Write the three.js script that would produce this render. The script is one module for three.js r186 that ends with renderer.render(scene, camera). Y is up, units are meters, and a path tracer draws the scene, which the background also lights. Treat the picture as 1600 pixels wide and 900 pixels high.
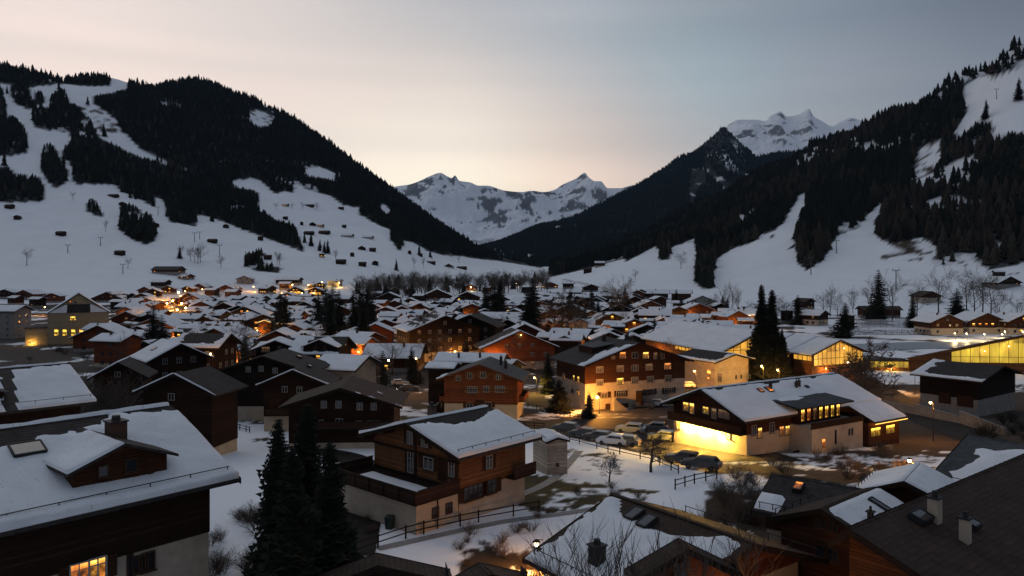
import * as THREE from 'three';
import { mergeGeometries } from 'three/addons/utils/BufferGeometryUtils.js';

// ------------------------------------------------------------------ camera, sky, light, exposure
const F = 1172, HZ = 420, EY = 30;               // focal length and horizon row in photo pixels, eye height in metres
const scene = new THREE.Scene();
const camera = new THREE.PerspectiveCamera(2 * Math.atan(450 / F) * 180 / Math.PI, 16 / 9, 0.5, 40000);
camera.position.set(0, EY, 0);
camera.lookAt(0, EY, -100);
camera.setViewOffset(1600, 900, 0, 450 - HZ, 1600, 900);
camera.updateMatrixWorld();
const renderer = new THREE.WebGLRenderer({ antialias: true });
renderer.setSize(1024, 576);
renderer.toneMapping = THREE.LinearToneMapping;
renderer.toneMappingExposure = 1.0;
renderer.shadowMap.enabled = true;

// ------------------------------------------------------------------ small maths
function mulberry(a) { return () => { a |= 0; a = a + 0x6D2B79F5 | 0; let t = Math.imul(a ^ a >>> 15, 1 | a); t = t + Math.imul(t ^ t >>> 7, 61 | t) ^ t; return ((t ^ t >>> 14) >>> 0) / 4294967296; }; }
const rnd = mulberry(77);
const clamp = (x, a, b) => Math.min(b, Math.max(a, x));
const lerp = (a, b, t) => a + (b - a) * t;
const smooth = (a, b, x) => { const t = clamp((x - a) / (b - a), 0, 1); return t * t * (3 - 2 * t); };
function hash(x, y) { let h = Math.imul(x, 374761393) + Math.imul(y, 668265263) | 0; h = Math.imul(h ^ h >>> 13, 1274126177); return ((h ^ h >>> 16) >>> 0) / 4294967296; }
function noise(x, y) { const i = Math.floor(x), j = Math.floor(y), a = x - i, b = y - j, s = a * a * (3 - 2 * a), t = b * b * (3 - 2 * b); return lerp(lerp(hash(i, j), hash(i + 1, j), s), lerp(hash(i, j + 1), hash(i + 1, j + 1), s), t) * 2 - 1; }
function fbm(x, y, o = 4) { let s = 0, a = 0.5, n = 0; for (let i = 0; i < o; i++) { s += a * noise(x, y); n += a; x = x * 2.03 + 17.1; y = y * 2.03 + 5.7; a *= 0.5; } return s / n; }
function ridged(x, y, o = 5) { let s = 0, a = 0.5, n = 0; for (let i = 0; i < o; i++) { s += a * (1 - Math.abs(noise(x, y)) * 2); n += a; x = x * 2.1 + 9.2; y = y * 2.1 + 3.3; a *= 0.5; } return s / n; }
function pchip(xs, ys) {                          // monotone cubic through control points
  const n = xs.length, h = [], d = [], m = [];
  for (let i = 0; i < n - 1; i++) { h[i] = xs[i + 1] - xs[i]; d[i] = (ys[i + 1] - ys[i]) / h[i]; }
  m[0] = d[0]; m[n - 1] = d[n - 2];
  for (let i = 1; i < n - 1; i++) m[i] = d[i - 1] * d[i] <= 0 ? 0 : 3 * (h[i - 1] + h[i]) / ((2 * h[i] + h[i - 1]) / d[i - 1] + (h[i] + 2 * h[i - 1]) / d[i]);
  return x => {
    if (x <= xs[0]) return ys[0] + m[0] * (x - xs[0]);
    if (x >= xs[n - 1]) return ys[n - 1] + m[n - 1] * (x - xs[n - 1]);
    let i = 0; while (x > xs[i + 1]) i++;
    const t = (x - xs[i]) / h[i], t2 = t * t, t3 = t2 * t;
    return (2 * t3 - 3 * t2 + 1) * ys[i] + (t3 - 2 * t2 + t) * h[i] * m[i] + (3 * t2 - 2 * t3) * ys[i + 1] + (t3 - t2) * h[i] * m[i + 1];
  };
}
function inPoly(p, u, v) { let c = false; for (let i = 0, j = p.length - 1; i < p.length; j = i++) { const a = p[i], b = p[j]; if ((a[1] > v) !== (b[1] > v) && u < (b[0] - a[0]) * (v - a[1]) / (b[1] - a[1]) + a[0]) c = !c; } return c; }

// ------------------------------------------------------------------ sky after sunset: pale warm glow low over the valley, grey blue above
{
  const w = 1024, h = 512, data = new Float32Array(w * h * 4);
  const s2l = c => c.map(x => { x /= 255; return x <= 0.04045 ? x / 12.92 : Math.pow((x + 0.055) / 1.055, 2.4); });
  // colours of the air by bearing (degrees, right positive) and height (tangent of the angle over the horizon)
  const AZ = [-62, -34, -19, -5, 5, 14, 23, 35, 62], EL = [0, 0.10, 0.17, 0.255, 0.36, 0.6];
  const T = [
    [[206, 196, 194], [240, 224, 210], [246, 233, 216], [253, 246, 226], [240, 222, 204], [206, 191, 183], [180, 172, 172], [150, 148, 155], [132, 136, 146]],
    [[204, 195, 194], [240, 224, 212], [243, 229, 215], [251, 243, 224], [236, 217, 202], [190, 180, 176], [165, 163, 167], [140, 143, 152], [128, 134, 146]],
    [[200, 193, 193], [238, 222, 212], [237, 223, 213], [245, 234, 221], [218, 204, 196], [173, 173, 176], [150, 154, 161], [130, 136, 147], [122, 130, 143]],
    [[198, 193, 194], [234, 219, 212], [229, 216, 210], [217, 208, 203], [186, 186, 189], [152, 165, 174], [138, 146, 157], [121, 129, 142], [116, 125, 139]],
    [[190, 188, 191], [231, 217, 213], [213, 205, 203], [184, 184, 189], [168, 174, 183], [140, 150, 161], [122, 132, 146], [104, 113, 128], [108, 117, 133]],
    [[158, 163, 172], [180, 178, 183], [170, 171, 178], [154, 160, 170], [143, 152, 165], [131, 141, 155], [121, 131, 146], [112, 121, 137], [112, 121, 137]]].map(r => r.map(s2l));
  const zen = s2l([136, 144, 158]), rear = s2l([118, 127, 143]);
  const find = (A, x) => { let i = 0; while (i < A.length - 2 && x > A[i + 1]) i++; const t = clamp((x - A[i]) / (A[i + 1] - A[i]), 0, 1); return [i, t]; };
  const cub = (a, b, c, d, t) => b + 0.5 * t * (c - a + t * (2 * a - 5 * b + 4 * c - d + t * (3 * (b - c) + d - a)));
  for (let j = 0; j < h; j++) for (let i = 0; i < w; i++) {
    const el = ((j + 0.5) / h - 0.5) * 180, az = (((i + 0.5) / w - 0.5) * 360 + 90 + 540) % 360 - 180;   // az 0 straight ahead, positive to the right
    const e = Math.max(el, 0), a = clamp(az, -62, 62), te = Math.tan(Math.min(e, 80) * Math.PI / 180) / Math.max(0.5, Math.cos(a * Math.PI / 180));
    const [ia, ta] = find(AZ, a), [ie, tt] = find(EL, te);
    const band = fbm(az * 0.035 + 3, e * 0.16 + az * 0.012, 4), streak = fbm(az * 0.014 + 30, e * 0.42 + 8, 3), up = smooth(20, 65, e), back = smooth(62, 150, Math.abs(az));
    for (let q = 0; q < 3; q++) {
      const row = k => { const R = T[k], n = R.length - 1; return cub(R[Math.max(ia - 1, 0)][q], R[ia][q], R[ia + 1][q], R[Math.min(ia + 2, n)][q], ta); };
      let b = cub(row(Math.max(ie - 1, 0)), row(ie), row(ie + 1), row(Math.min(ie + 2, EL.length - 1)), tt);
      b *= lerp([1.11, 1.105, 1.085][q], 1, smooth(0.36, 0.6, te)) * (az > 8 ? 1 + 0.07 * smooth(8, 16, az) * smooth(34, 22, az) : 1);
      b = lerp(lerp(b, rear[q], back), zen[q], up) * (1 + 0.07 * band * [1, 0.8, 0.6][q] + 0.10 * streak * smooth(1, 7, e) * [1.25, 0.85, 0.7][q]);
      data[(j * w + i) * 4 + q] = el < 0 ? [0.2, 0.2, 0.22][q] : b;
    }
    data[(j * w + i) * 4 + 3] = 1;
  }
  const sky = new THREE.DataTexture(data, w, h, THREE.RGBAFormat, THREE.FloatType);
  sky.mapping = THREE.EquirectangularReflectionMapping; sky.magFilter = THREE.LinearFilter; sky.minFilter = THREE.LinearFilter; sky.needsUpdate = true;
  scene.background = sky; scene.environment = sky;
}
const sun = new THREE.DirectionalLight(new THREE.Color(1.0, 0.93, 0.86), 0.22);    // last soft light from the bright part of the sky
sun.position.set(-260, 360, -520); sun.target.position.set(0, 0, -150); sun.castShadow = true; sun.shadow.radius = 60;
sun.shadow.camera.left = -900; sun.shadow.camera.right = 900; sun.shadow.camera.top = 900; sun.shadow.camera.bottom = -900; sun.shadow.camera.far = 3000;
sun.shadow.mapSize.set(4096, 4096);
scene.add(sun, sun.target);

// ------------------------------------------------------------------ photo pixel <-> place
function ray(u, v, depth) { return new THREE.Vector3((u - 800) / F * depth, EY - (v - HZ) / F * depth, -depth); }
const pixel = p => [800 + F * p.x / -p.z, HZ - F * (p.y - EY) / -p.z];

// ------------------------------------------------------------------ terrain height
const valley = pchip([0, 40, 66, 100, 150, 200, 300, 450, 600, 800, 1100, 1500, 2600, 3400], [9.6, 9.2, 8.6, 5.8, 2.0, 0.5, -0.4, 0.8, 3.6, 9.5, 20, 28, 45, 60]);
const TAB = [
  [-500, [430, 0], [600, 400], [850, 270], [1150, 110], [1500, 30]],
  [-300, [480, 0], [680, 410], [1000, 290], [1350, 150], [1650, 75]],
  [0, [560, 0], [750, 420], [1000, 322], [1300, 205], [1650, 106]],
  [150, [600, 0], [780, 420], [1000, 342], [1300, 242], [1600, 155], [1800, 122]],
  [300, [650, 0], [820, 420], [1050, 360], [1350, 292], [1700, 185], [2000, 126]],
  [390, [680, 0], [870, 414], [1110, 363], [1410, 298], [1760, 212], [2080, 153]],
  [450, [700, 0], [900, 411], [1150, 365], [1450, 302], [1800, 232], [2150, 182]],
  [600, [770, 0], [1000, 410], [1250, 371], [1600, 331], [2000, 297], [2200, 290]],
  [700, [900, 0], [1200, 415], [1500, 396], [1900, 372], [2400, 357]],
  [760, [1050, 0], [1400, 418], [1900, 402], [2500, 392]],
  [820, [1250, 0], [1800, 420], [2600, 412]],
  [900, [690, 0], [1000, 433], [1400, 417], [2400, 413]],
  [1000, [590, 0], [800, 440], [1000, 410], [1300, 390], [2400, 371]],
  [1100, [540, 0], [750, 440], [950, 395], [1300, 352], [2000, 318]],
  [1200, [510, 0], [680, 440], [850, 380], [1100, 322], [1700, 266]],
  [1300, [495, 0], [640, 440], [800, 370], [1000, 302], [1500, 218]],
  [1400, [485, 0], [620, 435], [780, 360], [1000, 272], [1350, 175]],
  [1500, [470, 0], [600, 430], [760, 342], [950, 242], [1200, 120]],
  [1600, [450, 0], [580, 425], [730, 322], [900, 202], [1100, 66]],
  [1900, [430, 0], [560, 412], [700, 285], [850, 140], [1050, -20]],
  [2200, [420, 0], [540, 405], [680, 260], [830, 100], [1000, -70]],
];
const COLS = TAB.map(([u, ...c]) => {
  const z0 = c[0][0], zs = [z0 - 60, z0], es = [valley(z0 - 60), valley(z0)];
  for (const [z, v] of c.slice(1)) { zs.push(z); es.push(EY + (HZ - v) / F * z); }
  const p = pchip(zs, es), zr = zs[zs.length - 1], er = es[es.length - 1];
  return z => z < z0 - 60 ? valley(z) : z < zr ? p(z) : er - (z - zr) * 0.22 - 0.0002 * (z - zr) ** 2;
});
const COLU = TAB.map(t => t[0]);
function height(x, z) {
  const D = Math.max(-z, 4), u = clamp(800 + F * x / D, -500, 2200);
  if (D < 360) return valley(D) + 0.12 * fbm(x * 0.05, z * 0.05, 2);
  let i = 0; while (i < COLU.length - 2 && u > COLU[i + 1]) i++;
  const e = k => COLS[clamp(k, 0, COLS.length - 1)](D);
  const t = (u - COLU[i]) / (COLU[i + 1] - COLU[i]), a = e(i), b = e(i + 1);
  const ma = i > 0 ? (b - e(i - 1)) / (COLU[i + 1] - COLU[i - 1]) : (b - a) / (COLU[1] - COLU[0]);
  const mb = i < COLU.length - 2 ? (e(i + 2) - a) / (COLU[i + 2] - COLU[i]) : (b - a) / (COLU[i + 1] - COLU[i]);
  const w = COLU[i + 1] - COLU[i], t2 = t * t, t3 = t2 * t;
  const y = (2 * t3 - 3 * t2 + 1) * a + (t3 - 2 * t2 + t) * w * ma + (3 * t2 - 2 * t3) * b + (t3 - t2) * w * mb;
  const k = smooth(520, 1000, D);
  return y + 0.12 * fbm(x * 0.05, z * 0.05, 2) + k * (7 * fbm(x * 0.006, z * 0.006, 3) + 2.2 * fbm(x * 0.025 + 9, z * 0.025, 3));
}
function ground(u, v, H = 0, z0 = 30) {           // where the sight line through a pixel comes down to H metres above the ground
  let a = z0, fa = null;
  for (let D = z0; D < 3300; D *= 1.012) {
    const p = ray(u, v, D), g = p.y - height(p.x, p.z) - H;
    if (g < 0) { let lo = a, hi = D; for (let k = 0; k < 22; k++) { const m = (lo + hi) / 2, q = ray(u, v, m); if (q.y - height(q.x, q.z) - H < 0) hi = m; else lo = m; } return ray(u, v, (lo + hi) / 2); }
    a = D;
  }
  return ray(u, v, 3000);
}

// ------------------------------------------------------------------ names and tags
const taken = {};
function numbered(n) { const k = taken[n] = (taken[n] ?? -1) + 1; return k ? n + '_' + String(k).padStart(3, '0') : n; }
function tag(o, label, category, group, kind) { o.userData.label = label; if (category) o.userData.category = category; if (group) o.userData.group = group; if (kind) o.userData.kind = kind; return o; }
function mesh(name, geo, mat, parent) { const m = new THREE.Mesh(geo, mat); m.name = parent === scene ? numbered(name) : name; m.castShadow = m.receiveShadow = true; parent.add(m); return m; }
function thing(name, label, category, group) { const g = new THREE.Group(); g.name = numbered(name); tag(g, label, category, group); scene.add(g); return g; }
function structure(name, geo, mat, label) { const m = mesh(name, geo, mat, scene); return tag(m, label, null, null, 'structure'); }

// ------------------------------------------------------------------ geometry helpers: every geometry non-indexed with uv in metres
function boxUV(g) {
  if (g.index) g = g.toNonIndexed();
  if (!g.attributes.normal) g.computeVertexNormals();
  const p = g.attributes.position, uv = new Float32Array(p.count * 2), a = new THREE.Vector3(), b = new THREE.Vector3(), c = new THREE.Vector3();
  for (let i = 0; i < p.count; i += 3) {
    a.fromBufferAttribute(p, i); b.fromBufferAttribute(p, i + 1).sub(a); c.fromBufferAttribute(p, i + 2).sub(a); b.cross(c);
    const nx = Math.abs(b.x), ny = Math.abs(b.y), nz = Math.abs(b.z);
    for (let k = 0; k < 3; k++) { const X = p.getX(i + k), Y = p.getY(i + k), Z = p.getZ(i + k), o = (i + k) * 2; if (nx >= ny && nx >= nz) { uv[o] = Z; uv[o + 1] = Y; } else if (ny >= nz) { uv[o] = Z; uv[o + 1] = X; } else { uv[o] = X; uv[o + 1] = Y; } }
  }
  g.setAttribute('uv', new THREE.BufferAttribute(uv, 2));
  for (const k of Object.keys(g.attributes)) if (!['position', 'normal', 'uv'].includes(k)) g.deleteAttribute(k);
  return g;
}
const cache = {};
const cached = (k, f) => cache[k] ?? (cache[k] = f());
function box(w, h, d, x = 0, y = 0, z = 0) { const g = new THREE.BoxGeometry(w, h, d); g.translate(x, y, z); return boxUV(g); }
function cyl(r0, r1, h, n = 8, x = 0, y = 0, z = 0) { const g = new THREE.CylinderGeometry(r1, r0, h, n); g.translate(x, y + h / 2, z); return boxUV(g); }
function merge(list) { return mergeGeometries(list.filter(Boolean)); }
function extrude(pts, depth, z0) { const s = new THREE.Shape(pts.map(p => new THREE.Vector2(p[0], p[1]))); const g = new THREE.ExtrudeGeometry(s, { depth, bevelEnabled: false }); g.translate(0, 0, z0); return boxUV(g); }
function tris(pos) { const g = new THREE.BufferGeometry(); g.setAttribute('position', new THREE.Float32BufferAttribute(pos, 3)); g.computeVertexNormals(); return boxUV(g); }
function bar(a, b, r, n = 5, r1 = r) {           // a round bar between two points
  const A = new THREE.Vector3(...a), B = new THREE.Vector3(...b), d = B.clone().sub(A), g = new THREE.CylinderGeometry(r1, r, d.length(), n, 1);
  g.applyQuaternion(new THREE.Quaternion().setFromUnitVectors(new THREE.Vector3(0, 1, 0), d.clone().normalize())); g.translate(...A.add(B).multiplyScalar(0.5).toArray());
  return boxUV(g);
}
// a grid surface with smooth shared normals
function gridGeo(nx, ny, fn, col) {
  const pos = new Float32Array((nx + 1) * (ny + 1) * 3), uv = new Float32Array((nx + 1) * (ny + 1) * 2), c = col ? new Float32Array(pos.length) : null, idx = [];
  for (let j = 0; j <= ny; j++) for (let i = 0; i <= nx; i++) { const k = j * (nx + 1) + i, p = fn(i, j); pos.set([p[0], p[1], p[2]], k * 3); uv.set([p[3] ?? p[0], p[4] ?? p[2]], k * 2); if (c) c.set(col(i, j, p), k * 3); }
  for (let j = 0; j < ny; j++) for (let i = 0; i < nx; i++) { const a = j * (nx + 1) + i, b = a + 1, d = a + nx + 1, e = d + 1; idx.push(a, b, e, a, e, d); }
  const g = new THREE.BufferGeometry(); g.setAttribute('position', new THREE.BufferAttribute(pos, 3)); g.setAttribute('uv', new THREE.BufferAttribute(uv, 2)); if (c) g.setAttribute('color', new THREE.BufferAttribute(c, 3));
  g.setIndex(idx); g.computeVertexNormals(); return g;
}

// ------------------------------------------------------------------ textures and materials
function tex(n, fn, srgb, rep) {
  const d = new Uint8Array(n * n * 4);
  for (let j = 0; j < n; j++) for (let i = 0; i < n; i++) { const v = fn(i / n, j / n), o = (j * n + i) * 4, q = Array.isArray(v) ? v : [v, v, v]; for (let k = 0; k < 3; k++) d[o + k] = clamp(q[k] * 255, 0, 255); d[o + 3] = 255; }
  const t = new THREE.DataTexture(d, n, n, THREE.RGBAFormat, THREE.UnsignedByteType);
  t.wrapS = t.wrapT = THREE.RepeatWrapping; t.magFilter = THREE.LinearFilter; t.minFilter = THREE.LinearMipmapLinearFilter; t.generateMipmaps = true; if (srgb) t.colorSpace = THREE.SRGBColorSpace; t.repeat.set(rep, rep); t.needsUpdate = true; return t;
}
const tile = (f, s) => (x, y) => { const a = f(x * s, y * s), b = f((x - 1) * s, y * s), c = f(x * s, (y - 1) * s), d = f((x - 1) * s, (y - 1) * s); return lerp(lerp(a, b, x), lerp(c, d, x), y); };
const wn = tile((x, y) => fbm(x * 0.6, y * 4, 4), 12), pn = tile((x, y) => fbm(x, y, 5), 10), pn2 = tile((x, y) => fbm(x + 40, y + 11, 5), 5);
const plankRow = (y, n) => { const k = Math.floor(y * n), f = y * n - k; return [k % n, f]; };
const woodMap = tex(512, (x, y) => { const [k, f] = plankRow(y, 12), s = f < 0.09 ? 0.45 : 1; return clamp((0.72 + 0.22 * hash(k, 5) + 0.2 * wn(x, y) + 0.12 * pn2(x, y)) * s, 0, 1); }, true, 0.42);
const woodBump = tex(512, (x, y) => { const [k, f] = plankRow(y, 12); return (f < 0.1 ? 0.1 : 0.75 + 0.1 * hash(k, 9)) + 0.08 * wn(x, y); }, false, 0.42);
const plasterMap = tex(256, (x, y) => clamp(0.86 + 0.08 * pn(x, y) + 0.14 * pn2(x, y), 0, 1), true, 0.22);
const roofMap = tex(512, (x, y) => { const ky = Math.floor(y * 16), fy = y * 16 - ky, kx = Math.floor(x * 16 + (ky % 2) * 0.5), fx = x * 16 + (ky % 2) * 0.5 - kx; return clamp((0.8 + 0.13 * hash(kx % 16, ky) + 0.22 * pn2(x, y)) * (fy < 0.14 ? 0.82 : 1) * (fx < 0.07 ? 0.92 : 1), 0, 1); }, true, 0.2);
const roofBump = tex(512, (x, y) => { const ky = Math.floor(y * 16), fy = y * 16 - ky, kx = Math.floor(x * 16 + (ky % 2) * 0.5); return 0.25 + 0.6 * (1 - fy) + 0.12 * hash(kx % 16, ky); }, false, 0.2);
const snowBump = tex(512, (x, y) => 0.5 + 0.35 * pn(x, y) + 0.3 * pn2(x, y), false, 0.16);
const snowMap = tex(512, (x, y) => clamp(0.93 + 0.05 * pn(x, y) + 0.06 * pn2(x, y) - (hash(Math.floor(x * 256), Math.floor(y * 256)) < 0.012 ? 0.22 : 0), 0, 1), true, 0.09);   // with needles and specks blown onto it
const roughMap = tex(256, (x, y) => clamp(0.6 + 0.25 * pn2(x, y) + 0.2 * pn(x, y), 0, 1), true, 0.13);
const lin = (r, g, b) => new THREE.Color().setRGB(r, g, b);
const std = (c, o = {}) => new THREE.MeshPhysicalMaterial({ color: lin(...c), roughness: 0.95, specularIntensity: 0.25, ...o });
const M = {};
const woodOpt = { map: woodMap, bumpMap: woodBump, bumpScale: 0.015, roughness: 0.85 };
M.black = std([0.024, 0.014, 0.010], woodOpt);
M.dark = std([0.042, 0.020, 0.012], woodOpt);
M.brown = std([0.088, 0.034, 0.016], woodOpt);
M.red = std([0.21, 0.066, 0.030], woodOpt);
M.honey = std([0.24, 0.105, 0.045], woodOpt);
M.trimDark = std([0.035, 0.022, 0.016], { map: woodMap });
M.trimRed = std([0.15, 0.06, 0.032], { map: woodMap });
M.shedboard = std([0.58, 0.50, 0.41], woodOpt);
M.rail = std([0.06, 0.03, 0.022], woodOpt);
M.shutter = std([0.075, 0.035, 0.02], { map: woodMap });
M.shutterPale = std([0.24, 0.12, 0.06], { map: woodMap });
M.doorWood = std([0.06, 0.026, 0.017], { map: woodMap });
M.plaster = std([0.50, 0.42, 0.33], { map: plasterMap });
M.plasterGrey = std([0.30, 0.28, 0.26], { map: plasterMap });
M.plasterYellow = std([0.38, 0.31, 0.20], { map: plasterMap });
M.concrete = std([0.26, 0.24, 0.22], { map: plasterMap });
M.tile = std([0.052, 0.045, 0.043], { map: roofMap, bumpMap: roofBump, bumpScale: 0.03, roughness: 0.8 });
M.tileBrown = std([0.066, 0.044, 0.035], { map: roofMap, bumpMap: roofBump, bumpScale: 0.03, roughness: 0.8 });
M.tileGrey = std([0.085, 0.09, 0.092], { map: roofMap, bumpMap: roofBump, bumpScale: 0.02, roughness: 0.7 });
M.sheet = std([0.09, 0.094, 0.1], { map: roughMap, roughness: 0.55 });
M.snow = std([0.80, 0.825, 0.86], { map: snowMap, bumpMap: snowBump, bumpScale: 0.06, roughness: 0.95 });
M.glass = new THREE.MeshPhysicalMaterial({ color: lin(0.018, 0.02, 0.024), roughness: 0.12, metalness: 0, clearcoat: 0.5 });
M.frameWhite = std([0.30, 0.285, 0.265], { roughness: 0.7 });
M.frameWood = std([0.11, 0.06, 0.035], { map: woodMap });
M.metal = std([0.09, 0.09, 0.095], { metalness: 0.6, roughness: 0.5 });
M.metalDark = std([0.03, 0.03, 0.032], { metalness: 0.3, roughness: 0.55 });
M.brick = std([0.12, 0.075, 0.06], { map: plasterMap });
const glowMat = (c, k) => new THREE.MeshStandardMaterial({ color: lin(0.05, 0.04, 0.03), roughness: 0.4, emissive: lin(...c), emissiveIntensity: k });
const blind = tile((x, y) => fbm(x * 1.2 + 3, y * 1.0, 3), 6);
const roomMap = tex(128, (x, y) => { const b = clamp(0.62 + 0.75 * blind(x, y), 0.16, 1); return [b, b * lerp(0.8, 1, b), b * lerp(0.55, 1, b)]; }, true, 0.33);
M.lit = glowMat([1, 0.56, 0.10], 3.4); M.lit.emissiveMap = roomMap;
M.litYellow = glowMat([1, 0.68, 0.09], 3.0); M.litYellow.emissiveMap = roomMap;
M.litOrange = glowMat([1, 0.34, 0.06], 2.2); M.litOrange.emissiveMap = roomMap;
M.litDim = glowMat([1, 0.55, 0.22], 0.34); M.litDim.emissiveMap = roomMap;
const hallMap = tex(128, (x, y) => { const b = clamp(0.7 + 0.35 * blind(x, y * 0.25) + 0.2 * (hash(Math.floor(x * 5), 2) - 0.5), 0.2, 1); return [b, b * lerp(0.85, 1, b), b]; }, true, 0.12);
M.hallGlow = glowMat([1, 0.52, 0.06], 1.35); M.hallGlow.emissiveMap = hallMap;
M.hallYellow = glowMat([1, 0.72, 0.06], 1.25); M.hallYellow.emissiveMap = hallMap;
M.bulbOrange = glowMat([1, 0.58, 0.2], 26); M.bulbWhite = glowMat([1, 0.82, 0.5], 26);
M.strip = glowMat([1, 0.55, 0.1], 2.2);

// ------------------------------------------------------------------ where the woods stand (outlines read off the photograph, tested at the sight line of each spot on the hillside)
const WOODS_L = [
  [[186, 40], [186, 116], [200, 126], [200, 136], [184, 141], [148, 147], [145, 158], [162, 170], [180, 183], [190, 203], [200, 211], [217, 227], [237, 238], [262, 250], [302, 267], [285, 262], [250, 251], [220, 244], [197, 234], [175, 222], [158, 214], [140, 211], [108, 203], [112, 215], [100, 228], [98, 243], [110, 255], [115, 282], [125, 285], [160, 285], [165, 283], [180, 288], [190, 296], [215, 308], [242, 320], [243, 307], [250, 307], [260, 318], [262, 343], [305, 351], [307, 332], [345, 342], [375, 354], [400, 363], [425, 373], [450, 382], [475, 391], [467, 367], [460, 350], [450, 345], [432, 342], [412, 327], [404, 327], [406, 307], [400, 295], [375, 292], [365, 287], [359, 281], [380, 277], [400, 276], [410, 282], [425, 297], [435, 300], [442, 295], [455, 299], [462, 291], [452, 280], [465, 285], [490, 297], [520, 305], [535, 317], [562, 322], [562, 332], [587, 347], [612, 357], [609, 362], [610, 372], [627, 392], [630, 373], [650, 378], [665, 388], [695, 396], [725, 398], [750, 402], [780, 405], [900, 425], [900, 40]],
  [[-700, -50], [165, 40], [172, 105], [172, 131], [140, 132], [95, 128], [40, 134], [18, 129], [0, 126], [-700, 126]],
  [[51, 168], [78, 165], [80, 147], [95, 135], [103, 137], [106, 157], [118, 160], [130, 172], [145, 190], [155, 211], [140, 211], [135, 203], [108, 205], [75, 200], [51, 195]],
  [[-700, 135], [4, 135], [10, 177], [25, 182], [38, 197], [44, 215], [40, 236], [20, 241], [-60, 244], [-700, 250]],
  [[17, 132], [30, 128], [45, 135], [56, 168], [46, 168], [25, 160], [18, 148]], [[54, 140], [66, 141], [69, 160], [55, 160]],
  [[-300, 255], [0, 257], [15, 260], [28, 272], [37, 268], [45, 277], [50, 271], [62, 274], [67, 285], [68, 311], [40, 313], [-300, 312]],
  [[62, 257], [70, 220], [85, 225], [97, 248], [106, 265], [104, 282], [90, 292], [75, 284], [69, 272]],
  [[187, 318], [200, 316], [215, 322], [225, 332], [235, 330], [244, 350], [243, 374], [228, 380], [210, 373], [187, 358]],
  [[131, 322], [143, 306], [150, 312], [161, 335], [150, 334], [135, 328]],
  [[380, 408], [384, 396], [410, 386], [418, 408], [440, 416], [438, 424], [400, 421]],
];
const GAPS_L = [[[388, 170], [405, 170], [430, 180], [424, 192], [405, 197], [392, 186]], [[475, 262], [500, 258], [525, 268], [523, 280], [505, 276], [480, 273]], [[589, 317], [600, 316], [613, 327], [610, 333], [600, 329]], [[210, 111], [240, 113], [238, 124], [214, 121]]];
const WOODS_R = [[[860, 250], [1130, 150], [1700, -300], [2300, -600], [2300, 420], [1600, 407], [1565, 418], [1547, 418], [1522, 404], [1510, 391], [1490, 410], [1475, 413], [1457, 408], [1462, 390], [1462, 377], [1437, 369], [1412, 374], [1390, 379], [1372, 368], [1367, 342], [1377, 328], [1375, 312], [1368, 322], [1350, 340], [1340, 354], [1312, 364], [1297, 380], [1297, 390], [1282, 407], [1260, 419], [1246, 407], [1247, 390], [1250, 382], [1232, 387], [1229, 366], [1227, 349], [1210, 359], [1208, 370], [1195, 399], [1182, 414], [1150, 442], [1125, 447], [1100, 451], [1090, 442], [1086, 425], [1090, 395], [1085, 370], [1065, 378], [1047, 385], [1045, 402], [1032, 404], [1030, 387], [1025, 382], [977, 407], [975, 401], [910, 419], [860, 430]]];
const GAPS_R = [[[1112, 452], [1116, 405], [1140, 388], [1185, 372], [1200, 380], [1198, 402], [1150, 448]], [[1190, 400], [1215, 352], [1232, 340], [1236, 352], [1222, 362], [1210, 392]], [[1505, 130], [1532, 116], [1562, 115], [1600, 100], [1800, 20], [1800, 160], [1600, 205], [1555, 206], [1550, 190], [1527, 188], [1500, 211], [1488, 206], [1510, 175], [1507, 150]], [[1185, 366], [1207, 358], [1204, 385], [1190, 400], [1175, 392]], [[1225, 345], [1250, 300], [1262, 300], [1245, 350], [1242, 378], [1232, 385]], [[1435, 230], [1470, 215], [1472, 240], [1455, 270], [1440, 280], [1425, 275]]];
function wooded(u, v) {
  const P = u < 850 ? WOODS_L : WOODS_R, G = u < 850 ? GAPS_L : GAPS_R;
  for (const g of G) if (inPoly(g, u, v)) return false;
  for (const p of P) if (inPoly(p, u, v)) return true;
  return false;
}
const thin = (x, z) => fbm(x * 0.017 + 3, z * 0.011, 4);   // where the wood thins out and snow shows between the trunks
const ROCKY = [[[115, 162], [148, 165], [162, 172], [190, 205], [160, 210], [145, 190]], [[1380, 372], [1460, 368], [1460, 408], [1375, 405]], [[1490, 395], [1520, 392], [1550, 418], [1495, 415]], [[388, 150], [440, 165], [425, 195], [388, 185]], [[1420, 215], [1490, 205], [1470, 290], [1410, 290]]];
// bare winter grass and earth in the gardens below
const GRASS = [[[806, 765], [812, 738], [850, 741], [905, 748], [960, 742], [1052, 748], [1062, 760], [1005, 772], [965, 768], [930, 790], [870, 796], [806, 790]], [[622, 655], [655, 628], [690, 636], [702, 652], [690, 668]], [[330, 598], [400, 600], [420, 645], [330, 640]], [[880, 700], [930, 700], [1010, 720], [1000, 745], [930, 742], [885, 728]]];

const PAVED = [[[850, 668], [900, 648], [1000, 636], [1075, 640], [1062, 700], [1160, 722], [1150, 745], [1050, 722], [960, 698], [880, 682]], [[560, 600], [690, 565], [770, 560], [760, 580], [680, 600], [600, 640]]];
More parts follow.
